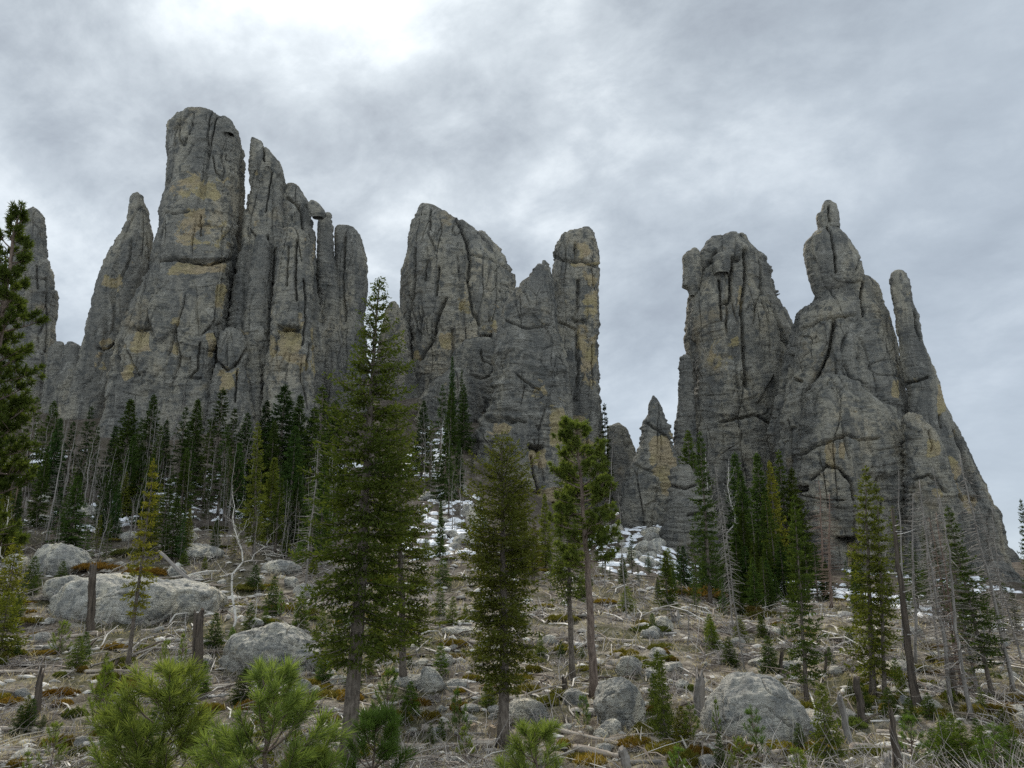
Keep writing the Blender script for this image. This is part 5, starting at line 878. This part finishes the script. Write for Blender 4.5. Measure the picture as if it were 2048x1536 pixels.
M_SLASH = slash_material('slash_wood', [(0, (.09, .07, .055)), (.4, (.24, .20, .165)), (.7, (.40, .365, .315)), (1, (.68, .64, .575))])
M_TWIG = slash_material('grey_twigs', [(0, (.11, .095, .085)), (.6, (.26, .235, .215)), (1, (.45, .42, .385))])
def brush_mesh(seed, n):
    rng = np.random.default_rng(seed); b = MB()
    for i in range(n):
        a = rng.uniform(0, 6.28); c = np.array([rng.normal(0, .5), rng.normal(0, .35), abs(rng.normal(.12, .12))]); l = rng.uniform(.4, 1.3); d = nz(np.array([cos(a), sin(a)*.6, rng.normal(.12, .3)]))
        s = np.linspace(-.5, .5, 6); P = c+l*s[:, None]*d+np.cumsum(rng.normal(0, .035, (6, 3)), 0); P[:, 2] = np.maximum(P[:, 2], .01); b.tube(P, np.linspace(.016, .006, 6)*rng.uniform(.6, 1.5), 3, rng.random(), False)
    return b.mesh('brush')
BR = [brush_mesh(950+i, 110) for i in range(3)]
for (x, y, w, lk) in [(1480, 1320, 120, 'wide grey'), (1420, 1290, 80, 'grey'), (80, 1420, 100, 'pale tangled'), (1640, 1310, 90, 'grey'), (1900, 1390, 90, 'pale'), (105, 1200, 70, 'curly pale'), (1540, 1520, 70, 'pale curved'), (1290, 1500, 60, 'pale'), (930, 1340, 60, 'pale'), (560, 1260, 60, 'grey'), (1700, 1340, 80, 'grey'), (300, 1470, 80, 'thin grey'), (1480, 1260, 80, 'grey'), (1980, 1400, 70, 'pale'), (1130, 1330, 70, 'grey'), (760, 1300, 70, 'grey'), (1340, 1360, 70, 'pale'), (1580, 1300, 90, 'wide grey'), (1780, 1320, 80, 'grey'), (880, 1400, 60, 'thin grey'), (40, 1330, 80, 'grey'), (1240, 1390, 60, 'thin grey'), (640, 1420, 70, 'pale'), (480, 1220, 60, 'grey'), (1660, 1440, 60, 'pale'), (1850, 1470, 70, 'grey')]:
    g = on_ground(x, y); s = w/2/FPX*g[1]; o = inst('brush_pile', [('brush', BR[int(x) % 3], M_TWIG)], g, (s, s, s*.8), spin=RNG.uniform(-.4, .4)); reg(o, 'brush pile', lk, 'brush pile', 'brush piles', x, y, 2*s)
# nearest pines along the bottom edge
G1 = (1.0, 1.1, .95); G2 = (.6, .8, .62); G3 = (.9, 1.0, .6)
BP = [P2(young_pine(800+i, H, R, w_, nd, ln, wd), 'stem', M_PINEBARK, 'crown', M_PINE) for i, (H, R, w_, nd, ln, wd) in enumerate([(1.95, .92, 7, 170, .21, .0095), (1.9, .88, 7, 170, .21, .0095), (1.1, .62, 4, 140, .19, .009), (1.2, .7, 4, 140, .19, .009)])]
def ypine(x, Y, top, pr, c, lk, w=1.0, label=None, Hm=1.8, P=None):
    b = at_depth(x, Y); t = pt(x+(1024-x)*.02, top, Y); H = max(.25, t[2]-b[2]); s = H/Hm
    o = inst('young_pine', P or PYP[pr], b-np.array([0, 0, .04]), (s*w, s*w, s), spin=RNG.uniform(0, 6), color=jit(c, .04)); q = proj([b])
    return reg(o, 'young pine', lk, 'young pine', 'young pines', float(q[0][0]), min(1536.0, float(q[1][0])), H, label)
ypine(322, 10.6, 1326, 0, G1, '', 1.2, 'left of the two bright bushy young pines in the front row', 1.95, BP[0])
ypine(530, 9.8, 1328, 1, G1, '', 1.15, 'right one of the two bright bushy young pines, its long needles nearest the camera', 1.9, BP[1])
ypine(738, 12.2, 1424, 2, G2, '', 1.0, 'bluish green young pine in front of the tallest spruce trunk', 1.1, BP[2])
ypine(1072, 11.2, 1448, 3, G1, '', 1.15, 'yellow green young pine at the foot of the blunt topped spruce', 1.2, BP[3])
ypine(250, 10.4, 1470, 2, G1, '', 1.0, 'low bright pine tucked against the left young pine', 1.1, BP[3])
ypine(600, 10.0, 1500, 2, G1, '', 1.2, 'low bright pine tip at the right foot of the nearest young pine', 1.1, BP[2])
for (x, Y, top, c, w, lk) in [(1386, 16.6, 1402, G3, .95, 'rounded green'), (1520, 15.6, 1408, (.62, .85, .7), .95, 'bluish tipped'), (1826, 15.0, 1418, G2, 1.2, 'ball crowned'), (1352, 13.0, 1482, (.7, .95, .75), 1.2, 'bluish low'), (1168, 18.0, 1388, G2, .8, 'slim dark'), (772, 18.5, 1334, G2, .75, 'slim'), (198, 18.5, 1318, G3, .7, 'slim olive'), (915, 18.0, 1372, G2, .7, 'slim'), (1436, 17.5, 1392, G3, .5, 'tiny'), (118, 28, 1240, G3, .9, 'pale'), (200, 15.5, 1380, G3, .8, 'small green'), (930, 16.0, 1446, G3, .9, 'small pale green'), (50, 12.5, 1494, G3, .7, 'low sparse'), (1480, 14.5, 1470, G3, .9, 'low green'), (560, 34, 1178, G2, .6, 'dark slim'), (362, 26, 1262, G3, .6, 'small'), (325, 24, 1278, G3, .5, 'tiny'), (1995, 13.6, 1440, G2, 1.1, 'bushy'), (1600, 13.2, 1492, G3, 1.0, 'low green'), (100, 14.5, 1440, G3, .8, 'low olive')]:
    ypine(x, Y, top, int(x) % 3, c, lk, w*1.1)
# ------------------------------------------------------------------ ground litter, grass, rubble, snow
def stuff(name, me, mat, label, cat):
    o = link(name, me, mat); tag(o, label, cat, kind='stuff'); return o
def scatter(n, y0, y1, pw=1.0):
    Y = y0*(y1/y0)**(RNG.random(n)**pw); X = RNG.uniform(-.78, .78, n)*Y+RNG.normal(0, 1, n); return X, Y
def grass():
    n0 = 25000; X, Y = scatter(n0, 9, 58, 1.0); m = perlin(np.stack([X/2.2, Y/2.2, 0*X], -1), 31)+.25*RNG.normal(size=n0) > -.05; X, Y = X[m], Y[m]; k = 4
    X = np.repeat(X, k)+RNG.normal(0, .07, len(X)*k); Y = np.repeat(Y, k)+RNG.normal(0, .07, len(Y)*k); Z = ground(X, Y); n = len(X)
    d = RNG.normal(0, .6, (n, 3)); d[:, 2] = RNG.uniform(.35, 1.0, n); sc = np.clip(Y/22, .6, 2.0)
    return leaf_obj_mesh('dead_grass', [(np.stack([X, Y, Z-.01], -1), d, RNG.uniform(.12, .34, n)*sc**.4, .011*sc, np.clip(RNG.normal(.5, .25, n), 0, 1))], RNG)
stuff('dead_grass', grass(), M_STRAW, 'pale dry grass tufts covering the lower slope', 'dry grass')
def sticks(n, y0, y1, l0, l1, r0, seed, steep=.25):
    X, Y = scatter(n*2, y0, y1); m = fbm(np.stack([X/3.5, Y/5, 0*X+seed], -1), 61, 2)+.22*RNG.normal(size=2*n) > .08; X, Y = X[m], Y[m]; n = len(X); L_ = RNG.uniform(l0, l1, n)*np.clip(Y/25, .7, 1.8)**.5; az = RNG.uniform(0, pi, n)*.8+RNG.normal(0, .3, n)
    ex = np.cos(az)*L_/2; ey = np.sin(az)*L_/2; za = ground(X-ex, Y-ey)+.03; zb = ground(X+ex, Y+ey)+.03+np.abs(RNG.normal(0, steep, n))*L_*.5
    A = np.stack([X-ex, Y-ey, za], -1); B = np.stack([X+ex, Y+ey, zb], -1); M = (A+B)/2+np.stack([RNG.normal(0, .07, n)*L_, RNG.normal(0, .07, n)*L_, np.abs(RNG.normal(0, .06, n))*L_], -1)
    r = r0*RNG.uniform(.5, 1.5, n)*np.clip(Y/22, .6, 1.8); V = []; 
    for P, f in ((A, 1.0), (M, .8), (B, .4)):
        for q in range(3):
            a = q*2*pi/3; V.append(P+np.stack([-np.sin(az)*cos(a)*r*f, np.cos(az)*cos(a)*r*f, sin(a)*r*f], -1))
    V = np.stack(V, 1).reshape(-1, 3); base = np.arange(n)[:, None]*9; F = []
    for s in (0, 3):
        for q in range(3): F.append(np.concatenate([base+s+q, base+s+(q+1) % 3, base+s+3+(q+1) % 3, base+s+3+q], 1))
    return mk_mesh('slash', V, np.concatenate(F), {'v': np.repeat(RNG.random(n), 9)})
stuff('slash_litter', sticks(3000, 10, 60, .25, 1.5, .024, 1), M_SLASH, 'pale broken sticks and logging slash strewn over the slope', 'slash')
stuff('twig_litter', sticks(15000, 10, 75, .15, .8, .009, 2, 1.1), M_TWIG, 'fine grey twigs lying in tangles over the slope', 'twigs')
def chips():
    n = 10000; X, Y = scatter(n, 10, 85); m = perlin(np.stack([X/3.0, Y/3.0, 0*X+4], -1), 41)+.3*RNG.normal(size=n) > .02; X, Y = X[m], Y[m]; n = len(X); s = np.minimum(RNG.gamma(2.0, .040, n), .15)*np.clip(Y/22, .7, 2.0)
    ico = np.array([[0, 0, 1], [.9, 0, .3], [.28, .85, .3], [-.72, .53, .3], [-.72, -.53, .3], [.28, -.85, .3], [.72, .53, -.4], [-.28, .85, -.4], [-.9, 0, -.4], [-.28, -.85, -.4], [.72, -.53, -.4]])
    f = np.array([[0, 1, 2], [0, 2, 3], [0, 3, 4], [0, 4, 5], [0, 5, 1], [1, 6, 2], [2, 7, 3], [3, 8, 4], [4, 9, 5], [5, 10, 1], [2, 6, 7], [3, 7, 8], [4, 8, 9], [5, 9, 10], [1, 10, 6]])
    V = ico[None]*(1+RNG.normal(0, .22, (n, 11, 1)))*s[:, None, None]*np.stack([RNG.uniform(.8, 1.7, n), RNG.uniform(.8, 1.4, n), RNG.uniform(.25, .6, n)], -1)[:, None]; a = RNG.uniform(0, 6.28, n)
    x = V[:, :, 0]*np.cos(a)[:, None]-V[:, :, 1]*np.sin(a)[:, None]; y = V[:, :, 0]*np.sin(a)[:, None]+V[:, :, 1]*np.cos(a)[:, None]
    P = np.stack([x+X[:, None], y+Y[:, None], V[:, :, 2]+ground(X, Y)[:, None]+.1*s[:, None]], -1).reshape(-1, 3)
    return mk_mesh('rubble', P, (f[None]+np.arange(n)[:, None, None]*11).reshape(-1, 3), {'v': np.repeat(RNG.random(n), 11)}, False)
M_CHIP = slash_material('rubble_stone', [(0, (.16, .145, .125)), (.5, (.40, .375, .335)), (1, (.64, .61, .555))])
stuff('rubble', chips(), M_CHIP, 'small pale stones and chunks scattered among the slash', 'rubble')
def snow():
    Vs, Fs, n = [], [], 0
    for (x, y, w, h, dens) in [(890, 1040, 60, 60, -.10), (905, 1085, 55, 40, -.12), (1262, 1085, 75, 55, -.05), (1225, 1110, 50, 40, -.08), (1310, 1068, 40, 40, -.05), (1600, 1120, 70, 50, -.02), (1710, 1190, 70, 50, .05), (1660, 1180, 40, 30, .0), (570, 985, 60, 60, -.02), (640, 960, 60, 50, .02), (245, 1040, 60, 24, -.12), (40, 925, 60, 30, -.10), (300, 1000, 120, 50, -.16), (480, 1010, 80, 40, -.14), (860, 900, 40, 60, .02), (1500, 1160, 90, 40, -.1)]:
        g = on_ground(x, y); W_ = w/FPX*g[1]; a = np.linspace(-W_, W_, 120)
        ya = float(on_ground(x, y+h)[1]); yb = float(on_ground(x, y-h)[1]); 
        if yb-ya < 2: continue
        b = np.linspace(ya, min(yb, ya+40), 150); Xg, Yg = np.meshgrid(g[0]+a, b); X = Xg.ravel(); Y = Yg.ravel(); P = np.stack([X, Y, 0*X], -1)
        e = 1-np.maximum(np.abs((X-g[0])/W_), np.abs((Y-(b[0]+b[-1])/2)/((b[-1]-b[0])/2)))**3
        f = fbm(P/np.array([2.2, 1.3, 1]), 51, 4, .65)+.7*perlin(P/np.array([1.1, .8, 1]), 57)+dens+.25*e-.46; z = ground(X, Y)+np.clip(f*.7, -.3, .22)
        F = grid_faces(len(b), len(a), False)[:, ::-1]; F = F[(f[F] > -.06).any(1)]
        Vs.append(np.stack([X, Y, z], -1)); Fs.append(F+n); n += len(X)
    return mk_mesh('snow', np.vstack(Vs), np.vstack(Fs))
stuff('snow', snow(), M_SNOW, 'patches of old white snow lying among the trees below the spires', 'snow')
# ------------------------------------------------------------------ labels: look, then what it stands beside
LM = [('the wide flat slab', 280, 1215), ('the tallest foreground spruce', 700, 1440), ('the blunt topped spruce', 1004, 1440), ('the long bare pine trunk', 1188, 1330), ('the blocky upright boulder', 1243, 1420), ('the pale dome boulder', 1510, 1420), ('the thick dark snag', 1828, 1380), ('the tallest tower', 350, 900), ('the stubby capped outcrop', 1385, 1140), ('the figure topped crag', 1690, 1130), ('the snowy gully', 890, 980), ('the alcove buttress', 590, 930), ('the ball crowned pine', 1826, 1500), ('the two bright front pines', 430, 1510), ('the large rounded grey boulder', 555, 1330), ('the ragged left edge pine', 20, 1100), ('the leaning finger', 1960, 1260), ('the slanting pointed spire', 160, 930), ('the yellow green front pine', 1072, 1530), ('the castle topped tower', 1480, 1000)]
ORD = ['nearest', 'second nearest', 'third', 'fourth', 'fifth', 'sixth', 'seventh', 'eighth', 'ninth', 'tenth', 'eleventh', 'twelfth', 'thirteenth', 'fourteenth', 'fifteenth', 'sixteenth', 'seventeenth', 'eighteenth', 'nineteenth', 'twentieth']
def name_all():
    cells = {}
    for t in THINGS:
        if t['lab']: continue
        d = [math.hypot((t['x']-x)*.8, (t['y']-y)*1.6) for _, x, y in LM]; i = int(np.argmin(d)); nm, x, y = LM[i]; dx = t['x']-x; dy = t['y']-y
        rel = ('left of' if dx < 0 else 'right of') if abs(dx)*.9 > abs(dy) else ('upslope of' if dy < 0 else 'downslope of')
        cells.setdefault((t['noun'], t['look'], rel, nm), []).append((d[i], t))
    for (noun, look, rel, nm), L_ in cells.items():
        L_.sort(key=lambda q: q[0])
        for k, (_, t) in enumerate(L_):
            t['o']['label'] = f'{look} {noun} {rel} {nm}' if len(L_) == 1 else f'{look} {noun}, {ORD[k] if k < 20 else str(k+1)+"th"} of {len(L_)} {rel} {nm}'
name_all()
